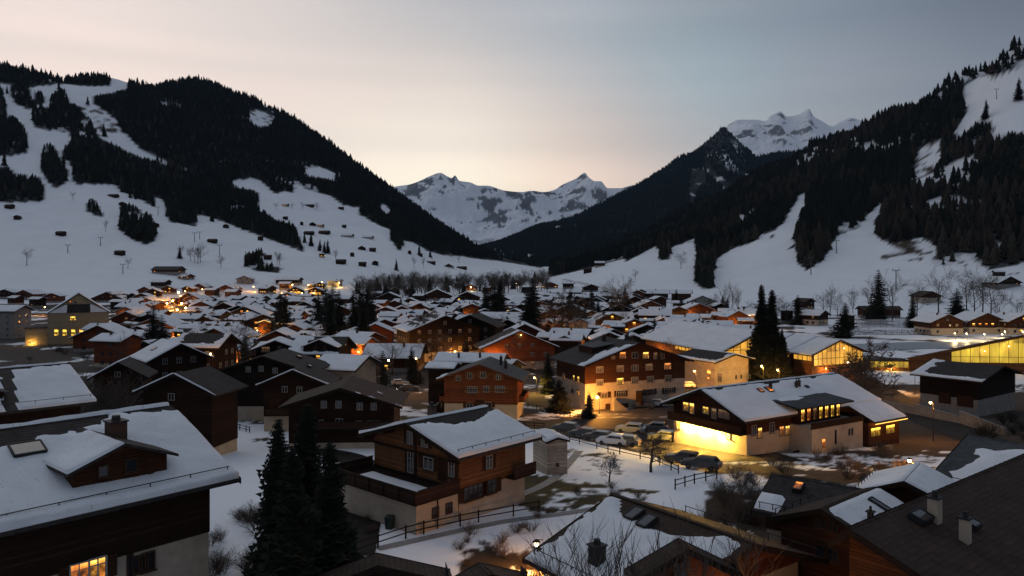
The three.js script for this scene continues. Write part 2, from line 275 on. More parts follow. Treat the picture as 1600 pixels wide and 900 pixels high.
// ------------------------------------------------------------------ the ground: one sheet from the gardens below to the ridges
const groundMat = std([1, 1, 1], { vertexColors: true, bumpMap: snowBump, bumpScale: 0.10, roughness: 0.95 });
{
  const U0 = -500, U1 = 2200, NU = 500, R0 = 6, R1 = 3300, ND = 780;
  const snow = [0.80, 0.825, 0.86], grass = [0.05, 0.042, 0.02], earth = [0.052, 0.037, 0.026], litter = [0.02, 0.02, 0.02], paved = [0.055, 0.05, 0.048];
  const geo = gridGeo(NU, ND, (i, j) => {
    const D = R0 * Math.pow(R1 / R0, j / ND), x = (lerp(U0, U1, i / NU) - 800) / F * D, z = -D;
    return [x, height(x, z), z, x, z];
  }, (i, j, p) => {
    const D = -p[2], [u, v] = pixel({ x: p[0], y: p[1], z: p[2] }), n = fbm(p[0] * 0.09, p[2] * 0.09, 4), n2 = fbm(p[0] * 0.5 + 7, p[2] * 0.5, 3) + (D < 200 ? 0.6 * fbm(p[0] * 1.7 + 3, p[2] * 1.1, 3) : 0), tone = 0.96 + 0.05 * n;
    let s = 1, under = earth;
    if (D < 600) {
      const built = smooth(95, 165, D) * smooth(u < 500 ? 600 : u > 980 ? 470 : 620, u < 500 ? 560 : u > 980 ? 430 : 560, D);
      s = smooth(-0.10, 0.05, n + 0.28 * n2 + lerp(0.55, -0.27, built) - 0.22 * smooth(270, 230, u) * smooth(105, 125, D) * smooth(300, 260, D));
      if (u > 1365) s *= 1 - smooth(84, 96, D) * smooth(185, 165, D) * smooth(1365, 1400, u);
      if (built > 0.3) under = n2 > 0.12 ? earth : paved;
      if (u > 1240 && D > 190) s = Math.max(s, smooth(-0.2, 0, n + 0.15));
      for (const g of GRASS) if (inPoly(g, u + 20 * n, v + 8 * n2)) { s = Math.min(s, smooth(0.16, 0.32, 0.4 * n2 + n)); under = grass; }
      for (const g of PAVED) if (inPoly(g, u, v)) { s *= 0.25 * smooth(0.1, 0.4, n2); under = paved; }
      if (D < 64) { const bank = smooth(690, 760, u) * smooth(930, 860, u) * smooth(836, 858, v + 10 * n); s = Math.min(s, smooth(-0.1, 0.1, 0.9 * n2 + 0.5 * n + lerp(1, -0.05, bank))); }
      if (u > 1100 && D < 100 && D > 40) s = smooth(0.0, 0.14, 0.5 * n2 + n + (u > 1240 ? 0.12 : -0.02));
    } else {
      if (wooded(u, v - 3)) { s = Math.max(0.10 * smooth(0.15, 0.5, n2 + n), u > 850 ? 0.8 * smooth(0.30, 0.42, thin(p[0], p[2])) : 0.6 * smooth(0.44, 0.54, thin(p[0], p[2]))); under = litter; }
      for (const g of ROCKY) if (inPoly(g, u, v)) s = Math.min(s, smooth(-0.25, 0.05, fbm(p[0] * 0.08, p[2] * 0.08, 4) + 0.05));
      if (s > 0.9 && u > 880 && u < 1090 && D > 560) { const st = fbm(p[0] * 0.015 + p[1] * 0.03, p[1] * 0.11 + p[0] * 0.02, 3); s = 1 - 0.75 * smooth(0.34, 0.5, st); under = earth; }
    }
    return [0, 1, 2].map(k => lerp(under[k] * (1 + 0.35 * n2), snow[k] * tone, s));
  });
  structure('ground', geo, groundMat, 'snowy valley floor and hillsides with bare grass and earth patches');
}

// ------------------------------------------------------------------ far mountains
function mountain(name, label, { u0, u1, nu, zn, zr, zb, nz, ridge, low, p, amp, fr, color, mat }) {
  const top = pchip(ridge.map(r => r[0]), ridge.map(r => EY + (HZ - r[1]) / F * zr));
  const f = (i, j) => {
    const u = lerp(u0, u1, i / nu), t = j / nz * 1.25, D = t <= 1 ? lerp(zn, zr, t) : lerp(zr, zb, (t - 1) / 0.25), x = (u - 800) / F * D;
    const e = top(u), base = typeof low === 'function' ? low(u) : low;
    const env = t <= 1 ? Math.sin(Math.PI * clamp(t, 0, 1)) * 0.85 + 0.02 : 0;
    let y = t <= 1 ? lerp(base, e, Math.pow(t, p)) : e - (D - zr) * 0.5;
    y += env * amp * (ridged(x * fr + 3.1, D * fr * 0.8 + 1.7) * 0.9 + 0.35 * fbm(x * fr * 4, D * fr * 4, 4));
    if (t <= 1) y = Math.min(y, EY + (e - EY) / zr * D);   // the slope stays under its own crest
    return [x, y, -D, x, D];
  };
  const geo = gridGeo(nu, nz, f, null), nrm = geo.attributes.normal, pos = geo.attributes.position, c = new Float32Array(pos.count * 3);
  for (let k = 0; k < pos.count; k++) { const q = { x: pos.getX(k), y: pos.getY(k), z: pos.getZ(k) }, [u, v] = pixel(q); c.set(color(u, v, Math.abs(nrm.getY(k)), q, nrm.getX(k)), k * 3); }
  geo.setAttribute('color', new THREE.BufferAttribute(c, 3));
  return { m: structure(name, geo, mat ?? groundMat, label), at: (u, t) => { const D = lerp(zn, zr, t), x = (u - 800) / F * D, e = top(u), base = typeof low === 'function' ? low(u) : low; let y = lerp(base, e, Math.pow(t, p)) + (Math.sin(Math.PI * t) * 0.85 + 0.02) * amp * (ridged(x * fr + 3.1, D * fr * 0.8 + 1.7) * 0.9 + 0.35 * fbm(x * fr * 4, D * fr * 4, 4)); y = Math.min(y, EY + (e - EY) / zr * D); return [x, y, -D]; } };
}
const farMat = std([1, 1, 1], { vertexColors: true, roughness: 0.95 });
const mixc = (a, b, t) => [0, 1, 2].map(k => lerp(a[k], b[k], t));
const SN = [0.80, 0.82, 0.85], RK = [0.10, 0.105, 0.115], FORESTED = [0.022, 0.024, 0.024];
mountain('snow_mountain', 'distant snowy mountain with grey rock bands closing the valley', {
  u0: 560, u1: 1060, nu: 420, zn: 6200, zr: 9000, zb: 9800, nz: 260, low: EY + (HZ - 392) / F * 6200, p: 0.95, amp: 420, fr: 0.0010, mat: farMat,
  ridge: [[560, 300], [620, 291], [640, 288], [655, 283], [672, 275], [688, 270], [700, 276], [706, 278], [711, 274], [717, 282], [735, 285], [748, 290], [760, 290], [790, 298], [815, 300], [830, 298], [850, 300], [865, 297], [880, 288], [900, 279], [914, 270], [919, 276], [930, 283], [938, 283], [950, 294], [970, 294], [985, 290], [1000, 288], [1060, 280]],
  color: (u, v, ny, q, nx) => {
    const n = 0.55 * ridged(q.x * 0.0021 + q.y * 0.0034 + 4, q.y * 0.0075 - q.x * 0.0026, 6) - 0.28 + 0.5 * fbm(q.x * 0.009 + 2, q.y * 0.016, 5), top = smooth(350, 290, v), lee = clamp(nx * 1.6, -0.3, 0.5);
    let rock = smooth(0.02, 0.10, n + (0.74 - ny) * 0.55 + 0.10 * top - lee * 0.25);
    rock = Math.max(rock * 0.9, smooth(355, 385, v) * smooth(-0.1, 0.2, n + 0.1));
    return mixc(SN, RK, rock);
  },
});
mountain('snow_mountain', 'snowy jagged peak behind the dark wooded pyramid', {
  u0: 1090, u1: 1480, nu: 300, zn: 5600, zr: 7400, zb: 8000, nz: 200, low: EY + (HZ - 300) / F * 5600, p: 0.95, amp: 260, fr: 0.0015, mat: farMat,
  ridge: [[1090, 262], [1112, 240], [1128, 207], [1140, 194], [1155, 187], [1180, 187], [1196, 189], [1204, 181], [1212, 177], [1219, 174], [1230, 182], [1240, 181], [1252, 177], [1264, 170], [1271, 181], [1284, 189], [1300, 197], [1314, 190], [1330, 184], [1350, 190], [1420, 200], [1480, 215]],
  color: (u, v, ny, q) => { const n = 0.5 * ridged(q.x * 0.003 - q.y * 0.003, q.y * 0.008 + q.x * 0.003, 6) - 0.3 + 0.5 * fbm(q.x * 0.01, q.y * 0.015, 5); return mixc(SN, RK, 0.85 * smooth(0.08, 0.2, n + (0.76 - ny) * 0.7 + 0.12 * smooth(215, 195, v))); },
});
const CLEAR_M = [[[1080, 262], [1100, 264], [1105, 280], [1092, 292], [1083, 318], [1077, 320], [1076, 290]], [[1105, 265], [1122, 272], [1135, 280], [1152, 290], [1145, 298], [1133, 298], [1122, 284], [1108, 272]], [[1160, 270], [1183, 270], [1170, 282], [1158, 283]], [[868, 352], [880, 350], [876, 356], [866, 357]], [[890, 350], [905, 348], [900, 355], [892, 354]], [[1095, 308], [1108, 312], [1098, 318]], [[826, 396], [838, 396], [836, 401], [824, 402]]];
const middle = mountain('wooded_mountain', 'dark blue wooded mountain with a pointed rocky pyramid top', {
  u0: 690, u1: 1330, nu: 420, zn: 2700, zr: 4600, zb: 5200, nz: 220, low: u => EY + (HZ - lerp(422, 400, smooth(800, 1200, u))) / F * 2700, p: 1.05, amp: 70, fr: 0.0022, mat: farMat,
  ridge: [[690, 420], [730, 396], [760, 386], [780, 379], [800, 371], [840, 355], [870, 348], [900, 338], [930, 323], [960, 308], [990, 293], [1010, 282], [1025, 272], [1040, 263], [1060, 247], [1085, 239], [1098, 226], [1110, 216], [1122, 205], [1130, 198], [1138, 205], [1150, 216], [1170, 236], [1185, 246], [1200, 243], [1215, 240], [1260, 238], [1330, 230]],
  color: (u, v, ny, q) => {
    const n = fbm(q.x * 0.012, q.y * 0.006, 4), pyr = smooth(215, 235, v) * smooth(272, 255, v) * smooth(1098, 1112, u) * smooth(1170, 1155, u);
    let s = pyr * smooth(0.08, 0.3, fbm(q.x * 0.02, q.y * 0.005, 4));
    for (const c of CLEAR_M) if (inPoly(c, u + 6 * n, v + 5 * n)) s = 0.85 * smooth(-0.12, 0.12, fbm(q.x * 0.02 + 3, q.y * 0.012, 4) + 0.03);
    if (u < 980 && v > 330) s = Math.max(s, 0.6 * smooth(0.55, 0.7, fbm(q.x * 0.006 + 4, q.y * 0.01, 3)));
    return mixc(FORESTED, SN, s);
  },
});

// ------------------------------------------------------------------ trees
function firGeo(rows, seed, pts = 7) {             // a small forest fir: jagged stacked skirts, height 1
  const r = mulberry(seed), pos = [];
  for (let k = 0; k < rows; k++) {
    const y1 = 1 - k / rows * 0.86, y0 = Math.max(0.05, y1 - 1.75 / rows - 0.02 * r()), R = 0.035 + 0.17 * Math.pow((k + 1) / rows, 0.85) * (0.85 + 0.3 * r()), n = pts * 2, a0 = r() * 6;
    const ring = []; for (let i = 0; i < n; i++) { const rr = R * (i % 2 ? 0.5 + 0.15 * r() : 0.85 + 0.4 * r()), a = a0 + i / n * Math.PI * 2; ring.push([Math.cos(a) * rr, y0 + (i % 2 ? 0.03 : -0.02 * r()), Math.sin(a) * rr]); }
    for (let i = 0; i < n; i++) pos.push(0, y1, 0, ...ring[(i + 1) % n], ...ring[i]);
  }
  pos.push(-0.012, 0, 0, 0.012, 0, 0, 0, 0.2, 0, 0, 0, -0.012, 0, 0, 0.012, 0, 0.2, 0);
  return tris(pos);
}
M.needle = std([0.017, 0.020, 0.015], { roughness: 1, side: THREE.DoubleSide });
M.larch = std([0.042, 0.035, 0.028], { roughness: 1, side: THREE.DoubleSide });
M.bark = std([0.05, 0.04, 0.033], { roughness: 1 });
M.twig = std([0.075, 0.060, 0.050], { roughness: 1 });
const firs = [firGeo(6, 1), firGeo(7, 2), firGeo(6, 3, 6)];
function forest(label, spots, mat = M.needle, geos = firs) {
  geos.forEach((g, gi) => {
    const mine = spots.filter((_, i) => i % geos.length === gi); if (!mine.length) return;
    const im = new THREE.InstancedMesh(g, mat, mine.length), m = new THREE.Matrix4(), q = new THREE.Quaternion(), s = new THREE.Vector3();
    mine.forEach((t, i) => { q.setFromEuler(new THREE.Euler(0, t[4], 0)); s.set(t[3] * t[5], t[3], t[3] * t[5]); m.compose(new THREE.Vector3(t[0], t[1], t[2]), q, s); im.setMatrixAt(i, m); });
    im.name = numbered('forest'); im.castShadow = im.receiveShadow = true; tag(im, label, null, null, 'stuff'); for (let i = 0; i < mine.length; i++) { const k = 0.7 + 0.6 * hash(i, gi + 3); im.setColorAt(i, new THREE.Color().setRGB(k * (0.92 + 0.16 * hash(i, 7)), k, k * (0.9 + 0.15 * hash(i, 9)))); }
    scene.add(im);
  });
}
{
  const r = mulberry(5), left = [], right = [], mixed = [], mid = [];
  const plant = (x, z, side) => {
    const D = -z, u = 800 + F * x / D; if (u < -420 || u > 2000) return;
    const y = height(x, z), v = HZ - F * (y - EY) / D;
    let h = (side < 0 ? 10 : 11.5) + 11 * r() * r() + 5 * r(); if (r() < 0.16) h *= 0.55; if (thin(x, z) > (side < 0 ? 0.48 : 0.34) && r() < 0.7) return;
    if (!wooded(u, v - 1)) return;
    if (!wooded(u, v - h * F / D * 0.85)) { h *= 0.6; if (!wooded(u, v - h * F / D * 0.7)) return; }
    const t = [x, y - 0.4, z, h, r() * 6.28, 1.0 + 0.6 * r()];
    if (r() < 0.04) return;
    if (side > 0 && ((fbm(x * 0.008, z * 0.008, 3) > 0.08 && r() < 0.6) || (v > 300 && u > 1360 && r() < 0.72) || (u > 1238 && u < 1300 && v > 372 && r() < 0.8))) mixed.push(t);
    else if (side < 0 && fbm(x * 0.01 + 5, z * 0.01, 3) > 0.25 && r() < 0.25) mixed.push(t); else (side < 0 ? left : right).push(t);
  };
  for (let z = -560; z > -2260; z -= 8.2) for (let x = -1500; x < 120; x += 8.2) if (x < -0.02 * z) plant(x + 7 * (r() - 0.5), z + 7 * (r() - 0.5), -1);
  for (let z = -520; z > -2450; z -= 7.6) for (let x = 40; x < 1200; x += 7.6) if (x > -0.045 * z) plant(x + 7 * (r() - 0.5), z + 7 * (r() - 0.5), 1);
  for (let k = 0; k < 26000; k++) {
    const u = lerp(700, 1320, r()), t = Math.pow(r(), 0.8), p = middle.at(u, t), [pu, pv] = pixel({ x: p[0], y: p[1], z: p[2] });
    if (CLEAR_M.some(c => inPoly(c, pu, pv - 2))) continue;
    if (pu > 1098 && pu < 1165 && pv < 270 && r() < 0.55) continue;
    mid.push([p[0], p[1] - 2, p[2], (pv < 232 ? 9 : 17) + 12 * r(), r() * 6.28, 1.0 + 0.5 * r()]);
  }
  forest('dark fir forest covering the broad hill with open ski runs', left);
  forest('dark fir forest on the steep slope above the chairlift meadow', right);
  forest('bare brown larches mixed through the steep fir slope', mixed, M.larch);
  forest('blue black forest covering the middle mountain', mid);
  console.log('forest', left.length, right.length, mixed.length, mid.length);
}

// ------------------------------------------------------------------ houses
// snow cover on a roof slope: c(s, t) with s along the ridge 0..1 (1 = front) and t from ridge 0 to eave 1; <= 0 is bare
const FULL = () => 1, NONE = null;
const BARE_RIDGE = k => (s, t) => (t - k) * 9;
const EDGE = (a, b) => (s, t) => Math.max((s - a) * 9, (t - b) * 9);
const PATCH = q => (s, t) => q.reduce((m, [s0, t0, s1, t1]) => Math.max(m, Math.min((s - s0) / 0.05, (s1 - s) / 0.05, (t - t0) / 0.06, (t1 - t) / 0.06)), -1);
const WORN = k => (s, t) => 0.5 + 3 * fbm(s * 5 + k, t * 5 - k, 3);
function snowSlab(L, w, drop, R, side, cov, seed, cell, T) {
  const S = Math.hypot(w, drop), nz = Math.max(6, Math.min(44, Math.round(L / cell))), nt = Math.max(5, Math.min(36, Math.round(S / cell))), cs = w / S, sn = drop / S;
  const edge = (i, n, len) => { const e = 0.1 / len; return i === 0 ? 0.004 : i === n ? 0.996 : lerp(e, 1 - e, (i - 1) / (n - 2)); };
  const g = gridGeo(nt, nz, (i, j) => {
    const t = edge(i, nt, S), s = edge(j, nz, L), rim = i === 0 || j === 0 || i === nt || j === nz, X = t * S, Z = -L / 2 + s * L;
    const c = cov(s, t) + 0.9 * fbm(X * 0.9 + seed, Z * 0.9 + seed * 3, 4), th = rim ? -0.02 : clamp(c * 0.42, -0.06, T * (1 + 0.5 * fbm(X * 0.4 + seed, Z * 0.7, 4) + 0.35 * smooth(0.86, 0.99, t)));
    const x = t * w + th * sn, y = R - t * drop + th * cs;
    return [side * x, y, Z, Z, X];
  });
  if (side > 0) { const ix = g.index.array; for (let i = 0; i < ix.length; i += 3) { const a = ix[i]; ix[i] = ix[i + 1]; ix[i + 1] = a; } g.computeVertexNormals(); }
  return g;
}
function windowParts(w, h) {
  return cached(`win${w.toFixed(2)}_${h.toFixed(2)}`, () => {
    const b = 0.07, n = w > 1.5 ? 3 : w > 0.7 ? 1 : 0, l = [box(w, b, 0.1, 0, h / 2 - b / 2, 0), box(w, b, 0.12, 0, -h / 2 + b / 2, 0), box(b, h - 2 * b, 0.1, -w / 2 + b / 2), box(b, h - 2 * b, 0.1, w / 2 - b / 2)];
    for (let i = 1; i <= n; i++) l.push(box(0.06, h - 2 * b, 0.09, -w / 2 + w * i / (n + 1)));
    if (h > 0.9) l.push(box(w - 2 * b, 0.035, 0.085, 0, h * 0.18));
    return { frame: merge(l), pane: box(w - 0.04, h - 0.04, 0.04, 0, 0, -0.012), sill: box(w + 0.14, 0.05, 0.2, 0, -h / 2 - 0.03, 0.05), shutter: box(w > 1.5 ? 0.5 : w * 0.5, h, 0.05), simple: box(w, h, 0.08) };
  });
}
const paneMat = f => f.includes('L') ? M.lit : f.includes('Y') ? M.litYellow : f.includes('O') ? M.litOrange : f.includes('d') ? M.litDim : M.glass;
function addWindow(house, face, x, y, w, h, flags, dims, far) {
  const { ww, lf } = dims, P = windowParts(w, h);
  const put = o => { if (face === 'f') o.position.set(x, y, lf + 0.03); else if (face === 'b') { o.position.set(x, y, -lf - 0.03); o.rotation.y = Math.PI; } else { const s = face === 'r' ? 1 : -1; o.position.set(s * (ww + 0.03), y, x); o.rotation.y = s * Math.PI / 2; } };
  if (flags.includes('G')) { const d = mesh('garage_door', box(w, h, 0.08), M.doorWood, house); put(d); for (const k of [-1, 1]) mesh('door_panel', box(w * 0.44, h * 0.86, 0.03, k * w * 0.235, 0, 0.05), M.shutter, d); return; }
  if (flags.includes('D')) { const d = mesh('door', box(w, h, 0.09), M.doorWood, house); put(d); mesh('door_frame', merge([box(0.09, h, 0.13, -w / 2 - 0.05), box(0.09, h, 0.13, w / 2 + 0.05), box(w + 0.2, 0.1, 0.13, 0, h / 2 + 0.05)]), M.frameWood, d); mesh('handle', box(0.12, 0.04, 0.06, w * 0.36, 0, 0.07), M.metal, d); return; }
  if (far) { const m = mesh('window', P.simple, paneMat(flags), house); put(m); return; }
  const f = mesh('window', P.frame, flags.includes('W') ? M.frameWood : M.frameWhite, house); put(f);
  mesh('pane', P.pane, paneMat(flags), f); mesh('sill', P.sill, M.frameWood, f);
  if (flags.includes('S')) for (const k of [-1, 1]) { const s = mesh('shutter', P.shutter, flags.includes('p') ? M.shutterPale : M.shutter, f); s.position.set(k * (w / 2 + (w > 1.5 ? 0.27 : w * 0.27)), 0, 0); }
}
let houseNo = 0;
const houses = [];
function house(o) {
  const id = ++houseNo, far = o.far ?? false;
  let A = o.z ? ray(o.A[0], o.A[1], o.z) : ground(o.A[0], o.A[1], o.H, o.z0 ?? 60);
  const pz = -A.z / F;
  let d, L = o.L ?? (o.lpx ? o.lpx * pz : 12), w = (o.W ?? (o.wpx ? o.wpx * pz : 12)) / 2, drop = w * Math.tan((o.pitch ?? 21) * Math.PI / 180);
  if (o.B) { L = o.L; const zb = F * (EY - A.y) / (o.B[1] - HZ), B = ray(o.B[0], o.B[1], zb); d = new THREE.Vector3(A.x - B.x, 0, A.z - B.z); L = o.L ?? d.length(); d.normalize(); }
  else { const y = (o.yaw ?? 0) * Math.PI / 180; d = new THREE.Vector3(Math.sin(y), 0, Math.cos(y)); }
  if (o.E) {
    const r = (o.E[0] - 800) / F; let p = new THREE.Vector3(d.z, 0, -d.x), D = -A.z;
    w = (r * D - A.x) / (p.x + r * p.z); if (w < 0) { p.negate(); w = -w; }
    const De = D - w * p.z, hE = (o.E[1] - HZ) / F * De; drop = hE - (EY - A.y);
    if (o.info) console.log(o.name, 'fit w', w.toFixed(1), 'drop', drop.toFixed(1), 'L', L.toFixed(1), 'z', D.toFixed(0));
    if (o.W) w = o.W / 2; if (o.pitch) drop = w * Math.tan(o.pitch * Math.PI / 180);
  }
  const C = A.clone().addScaledVector(d, -L / 2);
  const across = new THREE.Vector3(d.z, 0, -d.x);
  let lo = 1e9; for (const a of [-1, 1]) for (const b of [-1, 1]) { const q = C.clone().addScaledVector(d, a * L / 2).addScaledVector(across, b * w); lo = Math.min(lo, height(q.x, q.z)); }
  const gy = height(C.x, C.z), R = A.y - gy, floor = Math.min(lo - gy, 0) - 0.5;
  const g = thing(o.name ?? 'chalet', o.label, o.cat ?? 'house', o.group);
  g.position.set(C.x, gy, C.z); g.rotation.y = Math.atan2(d.x, d.z); g.updateMatrixWorld();
  const ohF = o.ohF ?? Math.min(1.3, L * 0.12), ohS = o.ohS ?? Math.min(1.2, w * 0.17), ww = w - ohS, lf = L / 2 - ohF, t = o.t ?? 0.24, k = drop / w;
  const hb = o.base ?? 2.6, eaveY = R - ww * k - t;
  const wl = o.asym ? o.asym[0] : w, dl = o.asym ? o.asym[0] * o.asym[1] : drop, wwl = Math.max(wl - ohS, 0.6), eL = R - wwl * (dl / wl) - t;
  const wallM = M[o.wall ?? 'dark'], baseM = M[o.basem ?? 'plaster'];
  const hbb = Math.min(hb, eaveY - 0.2);
  if (hbb > floor + 0.3 && o.base !== 0) mesh('base_wall', cached(`bw${id}`, () => box(ww + wwl - 0.1, hbb - floor, 2 * lf - 0.1, (ww - wwl) / 2, (hbb + floor) / 2, 0)), baseM, g);
  const y0 = o.base === 0 ? floor : hbb;
  mesh(o.wallName ?? 'timber_wall', extrude([[-wwl, y0], [ww, y0], [ww, eaveY], [0, R - t], [-wwl, eL]], 2 * lf, -lf), wallM, g);
  const roof = mesh('roof', extrude([[-wl, R - dl], [-wl, R - dl - t], [0, R - t + 0.01], [w, R - drop - t], [w, R - drop], [0, R]], L - 0.1, -L / 2 + 0.05), M[o.roof ?? 'tile'], g);
  if (!far || L > 7) for (const s of [-1, 1]) mesh('verge_board', extrude([[-wl - 0.02, R - dl + 0.02], [-wl - 0.02, R - dl - t - 0.1], [0, R - t - 0.1], [w + 0.02, R - drop - t - 0.1], [w + 0.02, R - drop + 0.02], [0, R + 0.02]], 0.08, s > 0 ? L / 2 - 0.05 : -L / 2 - 0.03), M[o.trim ?? 'trimDark'], roof);
  const sn = o.snow ?? [FULL, FULL], cell = o.cell ?? (far ? 1.6 : 0.55);
  [-1, 1].forEach((s, i) => { if (sn[i]) mesh('roof_snow', snowSlab(L - 0.06, w, drop, R, s, sn[i], id * 7.3 + i, cell, o.snowT ?? 0.2), M.snow, roof); });
  const dims = { ww, lf, R, k, t, floor, w, L, drop, hb: hbb, eaveY };
  const toLocal = (face, u, v) => {                 // a pixel on that wall, in the house's own metres
    const inv = g.matrixWorld.clone().invert(), a = new THREE.Vector3(0, EY, 0).applyMatrix4(inv), b = ray(u, v, 10).applyMatrix4(inv).sub(a);
    const q = face === 'f' ? (lf - a.z) / b.z : ((face === 'r' ? ww : -ww) - a.x) / b.x, p = a.addScaledVector(b, q);
    return face === 'f' ? [p.x, p.y] : [p.z, p.y];
  };
  for (const [face, u, v, wW, hW, fl = ''] of o.pw ?? []) { const [x, y] = toLocal(face, u, v); addWindow(g, face, x, y, wW, hW, fl, dims, far); }
  for (const [face, x, y, wW, hW, fl = ''] of o.win ?? []) addWindow(g, face, x, y, wW, hW, fl, dims, far);
  if (o.auto) {                                     // rows of windows on the storeys
    const r = mulberry(id * 91 + 3), p = o.auto, sx = p.sx ?? 2.7, ww_ = p.w ?? 1.0, hw = p.h ?? 1.15;
    for (const face of p.faces ?? ['f', 'l', 'r']) for (let y = 1.55; y < R - 1; y += 2.75) {
      const half = face === 'f' ? Math.min(ww, (R - t - y - hw / 2 - 0.35) / k) : lf; if (half < 0.9) continue;
      if (face !== 'f' && y + hw / 2 + 0.2 > eaveY) continue;
      const n = Math.max(1, Math.floor((2 * half - 0.8) / sx));
      for (let i = 0; i < n; i++) { if (r() < (p.skip ?? 0.12)) continue; const x = (i - (n - 1) / 2) * sx, q = r(); addWindow(g, face, x, y, ww_, hw, (q < (p.lit ?? 0) ? (q < (p.lit ?? 0) * 0.35 ? 'O' : 'L') : q < (p.lit ?? 0) + 0.1 ? 'd' : '') + (p.fl ?? ''), dims, far); }
    }
  }
  for (const [s, side, tt, h = 1.1, cw = 0.75, cm = 'brick'] of o.chim ?? []) {
    const y = R - tt * drop, c = mesh('chimney', box(cw, h + 0.8, cw, side * tt * w, y + h / 2 - 0.2, -L / 2 + s * L), M[cm], roof);
    mesh('chimney_cap', merge([box(cw + 0.16, 0.09, cw + 0.16, side * tt * w, y + h + 0.24, -L / 2 + s * L), cyl(cw * 0.3, cw * 0.26, 0.3, 8, side * tt * w, y + h + 0.28, -L / 2 + s * L)]), M.metalDark, c);
  }
  for (const [s, side, tt, ws, hs, lit] of o.sky ?? []) {   // roof windows
    const a = Math.atan2(drop, w), q = mesh('roof_window', merge([box(hs, 0.34, 0.09, 0, -0.04, -ws / 2), box(hs, 0.34, 0.09, 0, -0.04, ws / 2), box(0.09, 0.34, ws, -hs / 2, -0.04, 0), box(0.09, 0.34, ws, hs / 2, -0.04, 0)]), M.metalDark, roof);
    q.rotation.z = -side * a; q.position.set(side * tt * w, R - tt * drop + 0.27, -L / 2 + s * L); mesh('pane', box(hs - 0.05, 0.04, ws - 0.05, 0, 0.08, 0), lit ? M.litOrange : M.glass, q);
  }
  for (const b of o.balcony ?? []) {               // [face, floor height, from, to, depth, railing height]
    const [face, y, x0, x1, dep, rh = 1] = b, c = (x0 + x1) / 2, len = x1 - x0, B = mesh('balcony', box(len, 0.16, dep, c, y, dep / 2), M.trimDark, g);
    mesh('railing', merge([box(len, rh, 0.07, c, y + rh / 2 + 0.09, dep - 0.05), box(0.07, rh, dep - 0.12, x0 + 0.04, y + rh / 2 + 0.09, dep / 2 - 0.06), box(0.07, rh, dep - 0.12, x1 - 0.04, y + rh / 2 + 0.09, dep / 2 - 0.06)]), M[o.railM ?? 'rail'], B);
    mesh('handrail', box(len + 0.1, 0.07, 0.14, c, y + rh + 0.12, dep - 0.05), M.trimDark, B);
    if (face === 'f') B.position.z = lf + 0.01; else { const s = face === 'r' ? 1 : -1; B.rotation.y = s * Math.PI / 2; B.position.x = s * (ww + 0.01); }
  }
  if (o.purlins) for (const f of o.purlins) for (const s of f ? [-1, 1] : [1]) mesh('purlin', box(0.22, 0.26, ohF + 0.25, s * f * ww, R - t - 0.16 - f * ww * k, lf + ohF / 2), M[o.trim ?? 'trimDark'], g);
  if (o.z && o.z < 90 && !o.noRidge) {              // ridge tiles and snow guards of the near roofs
    const n = Math.round((L - 0.2) / 0.42), rg = cached('ridgeTile', () => { const q = new THREE.CylinderGeometry(0.15, 0.17, 0.44, 7, 1, false, -Math.PI / 2, Math.PI); q.rotateX(Math.PI / 2); return boxUV(q); });
    for (let i = 0; i < n; i++) { const q = mesh('ridge_tile', rg, M[o.roof ?? 'tile'], roof); q.position.set(0, R - 0.03 + (i % 2) * 0.012, -L / 2 + 0.3 + i * 0.42); }
    for (const s of o.asym ? [1] : [-1, 1]) for (const f of [0.93]) { const q = mesh('snow_guard', bar([s * f * w, R - f * drop + 0.46, -L / 2 + 0.4], [s * f * w, R - f * drop + 0.46, L / 2 - 0.4], 0.03), M.metalDark, roof); for (let i = 0; i <= 6; i++) mesh('guard_bracket', box(0.05, 0.5, 0.05, s * f * w, R - f * drop + 0.22, lerp(-L / 2 + 0.5, L / 2 - 0.5, i / 6)), M.metalDark, q); }
  }
  if (o.extra) o.extra(g, dims, toLocal);
  houses.push({ C, w, L, d });
  return g;
}
// a small gabled dormer sitting on a roof slope; u, v = its front apex in the photograph is only used by the caller
function dormer(g, { side, s, t0, t1, W, pitch = 24, wallM, roofM, snowL, snowR, wins = [] }, D) {
  // built in its own frame: ridge along local z, front at +z, then turned to look down the slope
  const len = (t1 - t0) * D.w, grp = new THREE.Group(); grp.name = 'dormer'; g.add(grp);
  const yRidge = D.R - t0 * D.drop + 0.05, yFoot = D.R - t1 * D.drop, w = W / 2, drop = w * Math.tan(pitch * Math.PI / 180), oh = 0.55;
  grp.position.set(side * t1 * D.w, 0, -D.L / 2 + s * D.L); grp.rotation.y = side * Math.PI / 2;
  mesh('dormer_wall', extrude([[-w + 0.45, yFoot - 0.3], [w - 0.45, yFoot - 0.3], [w - 0.45, yRidge - drop * (w - 0.45) / w - 0.16], [0, yRidge - 0.16], [-w + 0.45, yRidge - drop * (w - 0.45) / w - 0.16]], len, -len), wallM, grp);
  mesh('dormer_roof', extrude([[-w, yRidge - drop], [-w, yRidge - drop - 0.16], [0, yRidge - 0.16], [w, yRidge - drop - 0.16], [w, yRidge - drop], [0, yRidge]], len + oh, -len), roofM, grp);
  [snowL, snowR].forEach((c, i) => { if (c) { const m = mesh('dormer_snow', snowSlab(len + oh - 0.05, w, drop, yRidge, i ? 1 : -1, c, s * 31 + i + W, 0.4, 0.16), M.snow, grp); m.position.z = (oh - len) / 2; } });
  for (const [x, y, ww, hh, fl] of wins) { const P = windowParts(ww, hh), f = mesh('dormer_window', merge([P.frame, P.sill]), M.frameWood, grp); f.position.set(x, yFoot + y, 0.03); const p = mesh('pane', P.pane, paneMat(fl ?? ''), grp); p.position.copy(f.position); }
  return grp;
}

